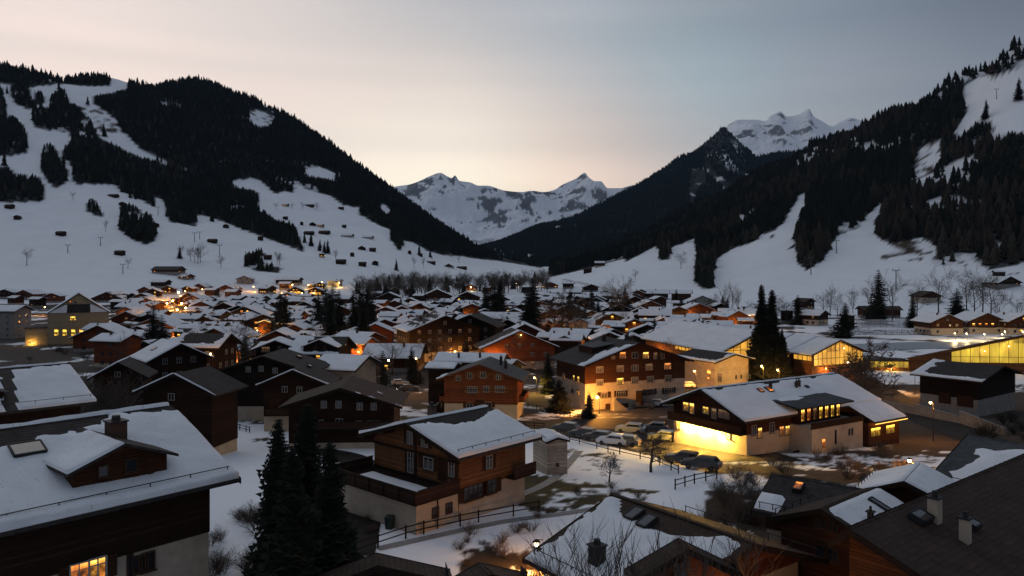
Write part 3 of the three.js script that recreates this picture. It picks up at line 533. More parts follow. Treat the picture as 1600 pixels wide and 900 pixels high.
// ------------------------------------------------------------------ trees, shrubs
function firTree(seed, rows, per, rag = 1) {       // spruce crown of drooping fronds, height 1
  const r = mulberry(seed), pos = [];
  for (let k = 0; k < rows; k++) {
    const f = (k + 0.5) / rows, y = 0.985 - 0.90 * f, len0 = 0.022 + 0.185 * Math.pow(f, 0.78);
    for (let i = 0; i < per; i++) {
      const a = (i + r()) / per * Math.PI * 2 + k * 1.3, len = len0 * (0.55 + 0.6 * r() * rag) * (0.92 + 0.42 * noise(Math.cos(a) * 1.3 + seed, k * 0.22 + Math.sin(a) * 1.3)), dr = 0.28 + 0.35 * f + 0.2 * r(), ca = Math.cos(a), sa = Math.sin(a), yy = y + 0.012 * (r() - 0.5), wd = len * (0.34 + 0.2 * r());
      const P = q => [ca * len * q, yy - len * (dr * q * 1.1 - 0.28 * q * q) , sa * len * q], side = (q, s, wq) => { const p = P(q); return [p[0] - sa * s * wq, p[1] - wq * 0.55, p[2] + ca * s * wq]; };
      const p0 = P(0.04), p1 = P(0.4), p2 = P(0.72), p3 = P(1);
      for (const s of [-1, 1]) { const a1 = side(0.3, s, wd * 0.8), a2 = side(0.55, s, wd), a3 = side(0.8, s, wd * 0.6); pos.push(...p0, ...p1, ...a1, ...p1, ...p2, ...a2, ...p2, ...p3, ...a3); }
    }
  }
  return tris(pos);
}
function bareTree(seed, { up = 0.5, levels = 4, kids = 5, spread = 0.75, stems = 1, thin = 0.018, first = 0.3, arch = 0.12, tip = 0.0022 }) {
  const r = mulberry(seed), trunk = [], crown = [];
  function limb(out, p, dir, len, rad, lev) {
    const n = lev < 2 ? 4 : 2; let q = p.clone(), d = dir.clone(); const stops = [];
    for (let i = 0; i < n; i++) {
      const e = q.clone().addScaledVector(d, len / n), ra = rad * (1 - i / n * 0.75), rb = rad * (1 - (i + 1) / n * 0.75);
      const k = lev === 0 ? 6 : lev === 1 ? 4 : 3; seg(out, q, e, ra, rb, k); stops.push([e.clone(), rb, d.clone(), (i + 1) / n]); q = e;
      d.add(new THREE.Vector3((r() - 0.5) * 0.35, arch * (lev ? 1 : 0.3) + (r() - 0.5) * 0.12, (r() - 0.5) * 0.35)).normalize();
    }
    if (lev >= levels) return;
    const c = lev === 0 ? kids + 3 : kids;
    for (let i = 0; i < c; i++) {
      const f = lerp(lev === 0 ? first : 0.25, 1, (i + r() * 0.8) / c), si = clamp(Math.floor(f * n), 0, n - 1), [e, rb, dd] = stops[si], s = si ? stops[si - 1][0] : p, at = s.clone().lerp(e, clamp(f * n - si, 0, 1));
      const a = r() * Math.PI * 2, o = new THREE.Vector3(Math.cos(a), 0, Math.sin(a)); o.addScaledVector(dd, -o.dot(dd)).normalize();
      const nd = dd.clone().multiplyScalar(1 - spread * 0.6).addScaledVector(o, spread).add(new THREE.Vector3(0, up * 0.4, 0)).normalize();
      limb(crown, at, nd, len * (0.42 + 0.26 * r()) * (lev === 0 ? 1.1 - 0.45 * f : 1), Math.max(rb * 0.66, tip), lev + 1);
    }
  }
  function seg(out, a, b, ra, rb, k) {
    const d = b.clone().sub(a).normalize(), x = new THREE.Vector3(1, 0.3, 0.2).cross(d).normalize(), y = d.clone().cross(x), A = [], B = [];
    for (let i = 0; i < k; i++) { const t = i / k * Math.PI * 2, o = x.clone().multiplyScalar(Math.cos(t)).addScaledVector(y, Math.sin(t)); A.push(a.clone().addScaledVector(o, ra)); B.push(b.clone().addScaledVector(o, rb)); }
    for (let i = 0; i < k; i++) { const j = (i + 1) % k; out.push(...A[i].toArray(), ...A[j].toArray(), ...B[j].toArray(), ...A[i].toArray(), ...B[j].toArray(), ...B[i].toArray()); }
  }
  for (let s = 0; s < stems; s++) { const a = r() * 6.28, lean = stems > 1 ? 0.25 + 0.5 * r() : 0.04; limb(s ? crown : trunk, new THREE.Vector3(stems > 1 ? 0.05 * Math.cos(a) : 0, 0, stems > 1 ? 0.05 * Math.sin(a) : 0), new THREE.Vector3(Math.cos(a) * lean, 1, Math.sin(a) * lean).normalize(), (stems > 1 ? 0.55 : 0.72) * (0.85 + 0.3 * r()), stems > 1 ? thin * 0.5 : thin, 0); }
  return { trunk: tris(trunk), crown: tris(crown) };
}
const FIRS = [firTree(11, 34, 13), firTree(12, 32, 12, 1.2), firTree(13, 36, 13)], FIRNEAR = [firTree(21, 58, 24), firTree(22, 62, 23, 1.2)];
const TRUNK = cyl(0.016, 0.002, 0.97, 7);
const BARE = [bareTree(31, { levels: 3, kids: 6 }), bareTree(32, { levels: 3, kids: 6, spread: 0.6, up: 0.8 }), bareTree(33, { levels: 3, kids: 7, spread: 0.9, first: 0.2 })];
const BAREFINE = [bareTree(41, { levels: 4, kids: 5, spread: 0.95, first: 0.3, up: 0.35, thin: 0.032, tip: 0.0042 }), bareTree(42, { levels: 4, kids: 5, spread: 0.9, first: 0.34, up: 0.35, thin: 0.032, tip: 0.0042 })];
const SAPLING = [bareTree(51, { levels: 2, kids: 7, spread: 0.5, up: 1.0, thin: 0.0065, first: 0.25 }), bareTree(52, { levels: 2, kids: 8, spread: 0.45, up: 1.1, thin: 0.006, first: 0.35 }), bareTree(53, { levels: 2, kids: 6, spread: 0.6, up: 0.9, thin: 0.007, first: 0.3 })];
const SHRUB = [bareTree(61, { levels: 2, kids: 5, stems: 12, thin: 0.02, spread: 0.6, first: 0.1 }), bareTree(62, { levels: 2, kids: 5, stems: 14, thin: 0.02, spread: 0.75, first: 0.1 })];
function plantTree(kind, p, h, label, group, { wide = 1, mat, trunkMat = M.bark, cat = 'tree', name } = {}) {
  const t = thing(name ?? (kind === 'fir' || kind === 'firNear' ? 'fir_tree' : kind === 'shrub' ? 'bare_shrub' : kind === 'sapling' ? 'bare_sapling' : 'bare_tree'), label, cat, group);
  t.position.set(p.x, height(p.x, p.z) - 0.1, p.z); t.rotation.y = rnd() * 6.28; t.scale.set(h * wide, h, h * wide);
  const pick = a => a[Math.floor(rnd() * a.length)];
  if (kind === 'fir' || kind === 'firNear') { mesh('trunk', TRUNK, trunkMat, t); mesh('crown', pick(kind === 'fir' ? FIRS : FIRNEAR), mat ?? M.needle, t); }
  else { const b = pick({ bare: BARE, fine: BAREFINE, sapling: SAPLING, shrub: SHRUB }[kind]); mesh(kind === 'shrub' ? 'stem' : 'trunk', b.trunk, trunkMat, t); mesh(kind === 'shrub' ? 'twigs' : 'crown', b.crown, mat ?? M.twig, t); }
  return t;
}

// ------------------------------------------------------------------ lamps
const LAMPC = { o: new THREE.Color().setRGB(1, 0.40, 0.06), w: new THREE.Color().setRGB(1, 0.66, 0.28), y: new THREE.Color().setRGB(1, 0.55, 0.09) };
const LAMPK = 3.2;
const bulbGeo = cached('bulb', () => boxUV(new THREE.SphereGeometry(0.17, 12, 8)));
function streetLamp(u, v, H, power, c, label, group, o = {}) {
  const P = o.z ? ray(u, v, o.z) : ground(u, v, H, o.z0 ?? 50);
  const inside = q => houses.some(k => { const x = q.x - k.C.x, z = q.z - k.C.z, a = Math.abs(x * k.d.x + z * k.d.z), b = Math.abs(x * k.d.z - z * k.d.x); return a < k.L / 2 + 0.6 && b < k.w + 0.6; });
  const H0 = P.y - height(P.x, P.z), q0 = P.clone(); for (let k = 0; k < 24 && inside(P); k++) P.addScaledVector(new THREE.Vector3(-q0.x, 0, -q0.z).normalize(), 0.9);   // out of the house, in front of its wall
  if (!P.equals(q0)) P.y = height(P.x, P.z) + H0;
  const gy = height(P.x, P.z), h = P.y - gy;
  const t = thing('street_lamp', label, 'street lamp', group); t.position.set(P.x, gy, P.z);
  const sc = Math.max(1, -P.z / 330);                // far lamps have larger globes
  mesh('pole', cyl(0.07, 0.05, Math.max(h - 0.1, 0.6), 7, 0.45, -0.1, -0.1), M.metalDark, t);
  mesh('arm', bar([0.45, h + 0.25 * sc, -0.1], [0, h + 0.3 * sc, 0], 0.035), M.metalDark, t);
  mesh('lamp_hood', (() => { const g = new THREE.ConeGeometry(0.3 * sc, 0.2 * sc, 10, 1, true); g.translate(0, h + 0.26 * sc, 0); return boxUV(g); })(), M.metalDark, t);
  const b = mesh('lamp_bulb', bulbGeo, c === 'w' ? M.bulbWhite : M.bulbOrange, t); b.position.set(0, h, 0); b.scale.setScalar(sc * (o.s ?? 1));
  const l = new THREE.PointLight(LAMPC[c], power * LAMPK, 0, 2); l.position.set(0, h - 0.17 * sc * (o.s ?? 1) - 0.06, 0); l.castShadow = true; l.shadow.radius = 6;   // just under its globe
  t.add(l);
  return t;
}
function wallLamp(house, x, y, z, power, c) {        // a lamp fixed to a house
  const g = mesh('wall_lamp', box(0.12, 0.22, 0.14, 0, 0, -0.1), M.metalDark, house); g.position.set(x, y, z);
  const b = mesh('lamp_bulb', boxUV(new THREE.SphereGeometry(0.11, 10, 8)), c === 'w' ? M.bulbWhite : M.bulbOrange, g); b.position.set(0, -0.02, 0.08);
  const l = new THREE.PointLight(LAMPC[c], power, 0, 2); l.position.set(0, -0.02, 0.08); l.castShadow = true; l.shadow.radius = 5; g.add(l);
}

// ------------------------------------------------------------------ the large houses close by, each fitted to its place
const HOUSE = {};
function glassFront(g, D, x0, x1, y0, step, mat, zf = D.lf + 0.06) {  // tall glazing between posts under a gable roof
  for (let x = x0; x < x1 - 0.1; x += step) {
    const a = x + 0.06, b = Math.min(x + step, x1) - 0.06, top = q => D.R - D.t - 0.35 - Math.abs(q) * D.k;
    if (Math.min(top(a), top(b)) < y0 + 0.3) continue;
    const p = extrude([[a, y0], [b, y0], [b, top(b)], [a, top(a)]], 0.05, zf); mesh('window_pane', p, mat, g);
    mesh('mullion', box(0.12, top(a) - y0, 0.16, x, (top(a) + y0) / 2, zf + 0.03), M.trimDark, g);
  }
  for (const f of [0.0, 0.38]) mesh('transom', box(x1 - x0, 0.12, 0.14, (x0 + x1) / 2, y0 + f * 4.5, zf + 0.05), M.trimDark, g);
}
// K1 chalet with the snowy terrace
HOUSE.terrace = house({ name: 'chalet', label: 'honey brown chalet with white base and a railed terrace under snow', A: [632, 661], B: [764, 635], E: [716, 717], z: 66, base: 2.75, wall: 'honey', roof: 'tile', trim: 'trimDark', ohF: 1.15, ohS: 1.05,
  snow: [FULL, (s, t) => (t - 0.10 - 0.24 * smooth(0.95, 0.3, s) * smooth(0.0, 0.4, s)) * 11], cell: 0.32, snowT: 0.24, purlins: [0, 0.5, 1],
  pw: [['f', 641, 684, 0.8, 1.2, 'S'], ['f', 664, 691, 0.9, 0.9, 'S'], ['f', 642, 722, 0.8, 1.9, 'S'], ['f', 670, 724, 1.3, 1.1, 'S'], ['f', 691, 733, 0.9, 2.0, 'D'], ['f', 706, 733, 0.75, 1.3, 'S'], ['r', 764, 722, 0.8, 1.2, 'S'], ['r', 739, 769, 2.3, 1.25, 'SW'], ['r', 768, 760, 1.2, 1.25, 'SW']],
  chim: [[0.62, -1, 0.14, 0.9, 0.6]],
  extra(g, D, loc) {
    const dep = 4.6, x0 = -D.ww - 0.1, x1 = D.ww - 0.05, z0 = D.lf, y = D.hb, fl = D.floor - 0.6;
    mesh('terrace_wall', box(x1 - x0 - 0.2, y - fl - 0.02, dep, (x0 + x1) / 2, (y + fl) / 2, z0 + dep / 2 + 0.02), M.plaster, g);
    mesh('terrace_deck', box(x1 - x0 + 0.3, 0.16, dep + 0.3, (x0 + x1) / 2, y + 0.08, z0 + dep / 2 + 0.18), M.trimDark, g);
    const rail = mesh('terrace_railing', merge([box(x1 - x0 + 0.36, 0.95, 0.08, (x0 + x1) / 2, y + 0.62, z0 + dep + 0.3), box(0.08, 0.95, dep + 0.2, x0 - 0.13, y + 0.62, z0 + dep / 2 + 0.14), box(0.08, 0.95, dep + 0.2, x1 + 0.13, y + 0.62, z0 + dep / 2 + 0.14)]), M.rail, g);
    mesh('handrail', merge([box(x1 - x0 + 0.5, 0.07, 0.18, (x0 + x1) / 2, y + 1.14, z0 + dep + 0.3), box(0.18, 0.07, dep + 0.05, x0 - 0.13, y + 1.14, z0 + dep / 2), box(0.18, 0.07, dep + 0.05, x1 + 0.13, y + 1.14, z0 + dep / 2)]), M.trimDark, rail);
    for (let i = 0; i <= 6; i++) mesh('railing_post', box(0.1, 1.0, 0.1, lerp(x0 - 0.1, x1 + 0.1, i / 6), y + 0.64, z0 + dep + 0.37), M.trimDark, rail);
    mesh('terrace_snow', gridGeo(18, 12, (i, j) => { const a = i / 18, b = j / 12, e = i && j && i < 18 && j < 12, X = lerp(x0 + 1.2, x1 - 0.7, a), Z = lerp(z0 + 1.2, z0 + dep - 0.25, b); return [X, y + 0.17 + (e ? 0.13 + 0.05 * fbm(X, Z, 3) : -0.03), Z]; }), M.snow, g);
    mesh('downpipe', bar([x1 - 0.02, y - 0.05, z0 + dep - 2.2], [x1 - 0.02, fl + 0.6, z0 + dep - 2.2], 0.06), M.metalDark, g);
    for (const z of [3.2, 1.7]) { const q = mesh('window', windowParts(0.75, 0.9).frame, M.frameWood, g); q.rotation.y = Math.PI / 2; q.position.set(x1 - 0.05, y - 1.05, z0 + z - 0.6); mesh('pane', windowParts(0.75, 0.9).pane, M.glass, q); }
    const bal = mesh('balcony', box(1.1, 0.15, 3, D.ww + 0.5, y + 0.1, -D.lf + 1.2), M.trimDark, g); mesh('railing', box(0.08, 1, 3, D.ww + 1.02, y + 0.66, -D.lf + 1.2), M.rail, bal);
    for (const yy of [0, 2.2]) mesh('beam', box(2 * D.ww + 0.1, 0.2, 0.12, 0, y + 0.3 + yy, D.lf + 0.03), M.trimDark, g);
    mesh('beam', box(0.2, D.R - y - 0.6, 0.1, 0.2, (D.R + y) / 2 - 0.1, D.lf + 0.035), M.trimDark, g);
  } });
// K2 red brown chalet
house({ name: 'chalet', label: 'reddish timber chalet with shuttered windows and pale base behind the terrace chalet', A: [748.6, 569], z: 135, yaw: -8, W: 15.9, pitch: 20, L: 12, base: 3.0, wall: 'red', roof: 'tileGrey', trim: 'trimRed', railM: 'red', snow: [PATCH([[0.55, 0.86, 1, 1]]), NONE], purlins: [0, 0.45, 0.9],
  pw: [['f', 716, 591, 0.8, 1.0, 'Sp'], ['f', 734, 587, 0.9, 1.2, 'Sp'], ['f', 755, 586, 1.0, 1.2, 'Sp'], ['f', 779, 589, 0.9, 1.1, 'Sp'], ['f', 738, 609, 1.9, 1.2, 'Sp'], ['f', 760, 608, 1.0, 1.2, 'Sp'], ['f', 781, 608, 1.7, 1.2, 'Sp'], ['f', 734, 633, 1.2, 1.0, 'S'], ['f', 749, 632, 1.3, 1.6, 'D'], ['f', 763, 632, 1.2, 1.0, 'S'], ['l', 690, 630, 0.9, 1.3, 'W']],
  balcony: [['r', 3.1, -2, 4.5, 1.0], ['l', 3.1, -2, 4.5, 1.0]], chim: [[0.35, 1, 0.35, 1.2, 0.5, 'metalDark'], [0.5, 1, 0.5, 1.0, 0.5, 'metalDark']],
  extra(g, D) { for (const y of [3.1, 5.6]) mesh('beam', box(2 * D.ww + 0.1, 0.2, 0.1, 0, y, D.lf + 0.04), M.trimRed, g); mesh('stair', merge([0, 1, 2, 3, 4, 5].map(i => box(0.3, 0.18, 1.1, -D.ww - 1.6 - i * 0.3, 2.6 - i * 0.36, D.lf - 2))), M.concrete, g); } });
// K3 large apartment chalet
const litK3 = 'd';
HOUSE.big = house({ name: 'apartment_chalet', label: 'large dark apartment chalet with white ground floor and two brown garage doors', A: [1000.5, 535], B: [940, 524.5], E: [911, 572.7], z: 150, base: 5.6, wall: 'brown', roof: 'tile', snow: [(s, t) => Math.min((s - 0.80 - 0.05 * Math.sin(t * 9)) * 14, (0.99 - t) * 20, (t - 0.1) * 9), NONE], cell: 0.5, purlins: [0, 0.5, 1], ohF: 1.5,
  pw: [...[[958, 'd'], [973, 'O'], [992, ''], [1009, 'L'], [1024, 'd'], [1035, '']].map(([u, f]) => ['f', u, 555 + (u > 1015 || u < 965 ? 1 : 0), u > 1015 || u < 965 ? 0.8 : 1.4, 1.3, f]),
    ...[[937, 'd', 577.5], [969, 'd', 576], [992, '', 575], [1014, 'd', 573.5], [1043, 'O', 572]].map(([u, f, v]) => ['f', u, v, 1.6, 1.3, f]), ...[[937, 'd', 597.5], [969, 'Y', 595.5], [992, '', 594], [1016, '', 592.5], [1044, '', 591]].map(([u, f, v]) => ['f', u, v, 1.6, 1.3, f]),
    ['f', 944, 617, 1.5, 1.2, 'Sd'], ['f', 970, 615, 2.0, 1.3, 'S'], ['f', 1015, 612, 2.2, 1.2, 'S'], ['f', 1045, 610, 2.2, 1.2, 'S'], ['f', 955, 640, 2.6, 2.5, 'G'], ['f', 973, 640, 2.6, 2.5, 'G'],
    ['l', 881, 588, 0.8, 1.2, ''], ['l', 897, 591, 0.7, 1.2, 'Y'], ['l', 904, 593, 0.7, 1.2, 'L'], ['l', 880, 606, 0.9, 1.2, ''], ['l', 894, 610, 1.4, 1.0, ''], ['l', 903, 612, 1.0, 1.0, '']],
  chim: [[0.35, -1, 0.2, 1.1, 0.7, 'metalDark'], [0.6, 1, 0.05, 0.9, 0.6, 'metalDark']],
  extra(g, D) {
    const len = 6.5, grp = new THREE.Group(); grp.name = 'shed_dormer'; g.add(grp);
    mesh('dormer_wall', box(2.6, 1.3, len - 0.6, -D.w * 0.52, D.R - 0.52 * D.drop + 0.3, -0.5), M.dark, grp);
    const rf = mesh('dormer_roof', box(5, 0.16, len, 0, 0, 0), M.tileGrey, grp); rf.position.set(-D.w * 0.42, D.R - 0.42 * D.drop + 0.78, -0.5); rf.rotation.z = 0.13;
    mesh('porch_roof', box(3.6, 0.18, 2.2, 1.6, 3.5, D.lf + 1.2), M.tile, g); mesh('porch_wall', box(0.3, 2.6, 2.0, 0.0, 2.2, D.lf + 1.1), M.dark, g);
    mesh('stair_ramp', extrude([[-6.8, 0.0], [-2.9, 0.0], [-6.8, 2.9]], 1.4, D.lf + 1.6), M.concrete, g);
  } });
// K4 the parish hall with the floodlit front
HOUSE.hall = house({ name: 'parish_hall', label: 'wide gabled hall with a floodlit white front and long snowy roof', cat: 'building', A: [1093, 608], B: [1305.5, 583], E: [1163, 659.7], z: 100, base: 3.7, wall: 'brown', roof: 'tile', ohF: 1.6, ohS: 1.0, snow: [FULL, (s, t) => Math.min((t - 0.05 + 0.02 * Math.sin(s * 20)) * 14, 1)], cell: 0.45, purlins: [0, 0.9],
  pw: [['f', 1072, 635, 1.1, 1.2, 'L'], ['f', 1081.5, 638, 0.9, 1.5, 'L'], ['f', 1103, 641, 1.1, 1.0, 'Y'], ['f', 1116, 646, 0.9, 1.4, 'd'], ['f', 1127, 646, 0.9, 1.1, 'd'], ['f', 1136, 648, 0.9, 1.1, 'd'], ['f', 1061, 664, 0.8, 1.0, 'Y'], ['f', 1137, 678, 0.9, 1.1, 'd'],
    ['r', 1187, 676, 0.8, 1.3, 'L'], ['r', 1178, 672, 0.9, 1.3, ''], ['r', 1206, 668, 1.0, 1.4, ''], ['r', 1221, 673, 0.9, 1.2, 'O'], ['r', 1230, 672, 0.9, 1.2, 'L']],
  sky: [[0.62, 1, 0.3, 0.9, 1.1, 1], [0.68, 1, 0.3, 0.7, 0.8, 1], [0.36, 1, 0.36, 0.5, 0.5, 0]], chim: [[0.4, 1, 0.3, 0.7, 0.35, 'metalDark'], [0.43, 1, 0.33, 0.7, 0.35, 'metalDark'], [0.6, 1, 0.27, 0.7, 0.35, 'metalDark']],
  extra(g, D) {
    const y = D.hb; for (const x of [-3.6, -0.6, 2.6]) wallLamp(g, x, y - 0.5, D.lf + 0.45, 520, 'y');
    mesh('balcony_slab', box(2 * D.ww + 0.1, 0.22, 1.15, 0, y + 0.12, D.lf + 0.58), M.trimDark, g); mesh('balcony_front', box(2 * D.ww, 0.9, 0.1, 0, y + 0.68, D.lf + 1.08), M.brown, g);
    // white side wing with a roof terrace and a dark lean-to storey on top, to the side of the long roof
    const z1 = -D.L / 2 + D.L * 0.66, z0 = -D.L / 2 + D.L * 0.285, x0 = D.ww - 0.5, x1 = D.ww + 3.4, fl = D.floor - 1.5;
    const wing = new THREE.Group(); wing.name = 'side_wing'; g.add(wing);
    mesh('wing_wall', box(x1 - x0, 3.4 - fl + 0.9, z1 - z0, (x0 + x1) / 2, (4.3 + fl) / 2, (z0 + z1) / 2), M.plaster, wing);
    mesh('wing_parapet', merge([box(0.14, 0.8, z1 - z0 + 0.2, x1 + 0.03, 4.5, (z0 + z1) / 2), box(x1 - x0, 0.8, 0.14, (x0 + x1) / 2, 4.5, z0 - 0.05)]), M.dark, wing);
    mesh('penthouse_wall', box(4.6, 2.4, z1 - z0 - 2.2, x0 - 0.55, 5.45, (z0 + z1) / 2 + 0.7), M.brown, wing);
    const rf = mesh('penthouse_roof', box(7.2, 0.22, z1 - z0 + 0.6, 0, 0, 0), M.sheet, wing); rf.position.set(x0 - 0.7, 7.0, (z0 + z1) / 2 + 0.7); rf.rotation.z = -0.1;
    mesh('roof_snow', gridGeo(14, 20, (i, j) => { const a = i / 14, b = j / 20, X = lerp(-2.6, 0.4, a), Z = lerp(-1.4, 5.6, b), e = Math.min(a, 1 - a, b, 1 - b) * 4, n = fbm(X * 0.7 + 3, Z * 0.5, 4); return [X, 0.1 + 0.11 * clamp(Math.min(e, 1) - 0.35 + n, -0.3, 1), Z]; }), M.snow, rf);
    const n = 7; for (let i = 0; i < n; i++) { const q = mesh('wing_window', windowParts(0.8, 1.75).frame, M.frameWood, wing); q.rotation.y = Math.PI / 2; q.position.set(x0 + 1.78, 5.55, lerp(z1 - 1.0, z0 + 2.4, i / (n - 1))); mesh('pane', windowParts(0.8, 1.75).pane, [M.lit, M.litOrange, M.litDim, M.litYellow, M.lit, M.litYellow, M.lit][i], q); }
    const lo = [[0.22, 2.0, 0.5, 1.2, 0], [0.45, 2.6, 0.35, 1.9, 1], [0.72, 2.9, 0.3, 0.9, 1], [0.78, 2.9, 0.3, 0.9, 1], [0.5, 0.6, 0.3, 0.3, 1], [0.57, 0.6, 0.3, 0.3, 1]];
    for (const [f, yy, ww, hh, dk] of lo) { const q = mesh('wing_window', box(0.1, hh, ww), dk ? M.glass : M.litOrange, wing); q.position.set(x1 + 0.02, yy, lerp(z1, z0, f)); }
    mesh('wing_garage', box(0.1, 2.2, 2.2, x1 - 1.9, 0, z1 + 0.03), M.doorWood, wing);
    // the long roof sweeps lower over a rear annex
    const xe = 11.5, ye = D.R - xe * D.k, za = -D.L / 2, zl = D.L * 0.27, ax = new THREE.Group(); ax.name = 'rear_annex'; g.add(ax);
    mesh('annex_roof', extrude([[D.w - 0.3, D.R - (D.w - 0.3) * D.k - 0.01], [xe, ye - 0.01], [xe, ye - 0.25], [D.w - 0.3, D.R - (D.w - 0.3) * D.k - 0.25]], zl, za + 0.06), M.tile, ax);
    mesh('annex_snow', gridGeo(14, 18, (i, j) => { const a = i / 14, b = j / 18, e = i < 14 && j && j < 18, X = lerp(D.w - 0.25, xe - 0.04, a), Z = lerp(za + 0.1, za + zl, b); return [X, D.R - X * D.k + (e ? 0.2 + 0.05 * fbm(X, Z, 3) : -0.03), Z]; }), M.snow, ax);
    mesh('annex_wall', box(xe - 1.1 - D.ww, ye - 0.3 - fl, zl - 0.6, (xe - 1.1 + D.ww) / 2, (ye - 0.3 + fl) / 2, za + zl / 2 + 0.1), M.brown, ax);
    mesh('light_strip', box(0.06, 0.1, zl - 0.3, xe - 0.06, ye - 0.32, za + zl / 2), M.strip, ax);
    for (const f of [0.25, 0.75]) { const l = new THREE.PointLight(LAMPC.o, 9, 0, 2); l.position.set(xe - 0.06, ye - 0.48, za + zl * f); l.castShadow = true; ax.add(l); }
    for (const [f, w] of [[0.84, 0.9], [0.7, 0.9], [0.4, 0.8], [0.27, 0.9]]) { const q = mesh('annex_window', box(0.08, 1.1, w), M.litYellow, ax); q.position.set(xe - 1.07, ye - 1.7, za + zl * f); }
    for (let i = 0; i < 3; i++) mesh('column', cyl(0.14, 0.14, 2.4, 8, D.ww + 1.6, D.floor, D.lf - 1.5 - i * 2.6), M.plaster, g);
    mesh('arcade_slab', box(2.4, 0.22, 8, D.ww + 0.8, D.floor + 2.5, D.lf - 4), M.concrete, g);
  } });
// left foreground pair
HOUSE.left = house({ name: 'chalet', label: 'broad snow-covered chalet roof with a brown gabled dormer and brick chimney', A: [268, 633], B: [-164, 693], E: [376, 747], z: 52, base: 4.8, wall: 'dark', basem: 'plaster', roof: 'tile', ohS: 1.3, cell: 0.34, snowT: 0.26,
  snow: [(s, t) => Math.min(1, (t - 0.04 - 0.16 * smooth(0.78, 0.5, s)) * 8), FULL],
  pw: [['l', 138, 893, 1.9, 1.25, 'OS'], ['l', 152, 888, 0.9, 1.25, 'L'], ['l', 217, 881, 0.75, 1.0, 'W'], ['l', 231, 877, 0.8, 1.1, 'W'], ['l', 203, 884, 0.35, 1.3, 'W']],
  sky: [[0.36, -1, 0.32, 1.6, 1.2, 0]], chim: [[0.66, -1, 0.40, 1.3, 0.95, 'brick']],
  extra(g, D) { dormer(g, { side: -1, s: 0.585, t0: 0.12, t1: 0.80, W: 6.0, pitch: 21, wallM: M.brown, roofM: M.tile, snowL: (s, t) => Math.min(1, (s - 0.18) * 6), snowR: null, wins: [[0.5, 0.95, 0.7, 0.8, ''], [-1.0, 0.9, 0.6, 0.7, '']] }, D); } });
HOUSE.left2 = house({ name: 'chalet', label: 'chalet with half melted snowy roof and a grey roofed dormer beside bare bushes', A: [108, 567], B: [-178, 590], E: [153, 627], z: 85, base: 2.6, wall: 'dark', basem: 'concrete', roof: 'tile', cell: 0.42,
  snow: [(s, t) => 0.9 * Math.min(1, (t - 0.05 - 0.25 * smooth(0.62, 0.45, s) * smooth(0.9, 0.4, t)) * 9) - 1.6 * smooth(0.03, 0.0, Math.abs(s - 0.52 - 0.1 * (1 - t)) - 0.03), FULL], chim: [[0.3, -1, 0.2, 1]],
  extra(g, D) { dormer(g, { side: -1, s: 0.26, t0: 0.02, t1: 0.72, W: 9.0, pitch: 19, wallM: M.dark, roofM: M.tileGrey, wins: [[0, 1.2, 0.9, 0.9, '']] }, D); } });
// right foreground group
HOUSE.right = house({ name: 'chalet', label: 'large bare tiled roof with two pale chimneys', A: [1325, 825], B: [1600, 710], E: [1440, 900], z: 38, L: 27, W: 19, pitch: 20, asym: [1.0, 1.0], base: 2.6, wall: 'brown', roof: 'tileBrown', cell: 0.4,
  snow: [NONE, PATCH([[-0.2, 0.62, 0.55, 1.2]])], chim: [[0.765, 1, 0.16, 1.05, 0.55, 'plaster'], [0.775, 1, 0.33, 1.0, 0.45, 'plaster']], sky: [[0.80, 1, 0.13, 1.2, 0.8, 0], [0.70, 1, 0.28, 0.9, 0.8, 0]] });
house({ name: 'chalet', label: 'brown gabled wing with paired windows and a snowy roof slope with a roof light', A: [1282, 795], z: 48, yaw: -50, W: 7.4, pitch: 22, L: 7.5, base: 0, wall: 'brown', roof: 'tileBrown', cell: 0.3, ohS: 0.6, ohF: 0.6,
  snow: [NONE, (s, t) => Math.min(1, (0.95 - s) * 12, (t - 0.06) * 14)], pw: [['f', 1283, 815, 0.75, 0.95, 'W'], ['f', 1302, 821, 0.75, 0.95, 'W'], ['f', 1282, 862, 0.7, 0.9, 'W'], ['f', 1302, 868, 0.8, 0.9, 'W']], sky: [[0.35, 1, 0.45, 0.5, 1.6, 0]], chim: [[0.72, 1, 0.6, 0.6, 0.3, 'metalDark']] });
house({ name: 'chalet', label: 'dark roofed house with one glowing orange roof window', A: [1352, 764], z: 53.5, yaw: 52, W: 9, pitch: 20, L: 6.6, base: 2.4, wall: 'brown', roof: 'tile', cell: 0.4, snow: [PATCH([[-0.2, 0.55, 0.25, 0.9]]), NONE], sky: [[0.36, -1, 0.32, 0.6, 0.95, 1]] });
house({ name: 'chalet', label: 'small snowy cross gable squeezed between the big bare roof and its neighbour', A: [1412, 752], z: 52, yaw: -38, W: 6.5, pitch: 22, L: 6, base: 2.4, wall: 'brown', roof: 'tile', cell: 0.35, snow: [FULL, FULL], snowT: 0.14 });
house({ name: 'chalet', label: 'grey green roof with a fan of snow behind the big bare roof', A: [1512, 678], B: [1798, 728], E: [1445, 752], z: 62, L: 17, base: 2.6, wall: 'brown', roof: 'tileGrey', cell: 0.4,
  snow: [(s, t) => Math.min((t - 0.22 - 0.10 * Math.sin(s * 7)) * 9, (0.90 - s) * 9), (s, t) => Math.min((t - 0.22 - 0.10 * Math.sin(s * 7)) * 9, (0.90 - s) * 9)] });
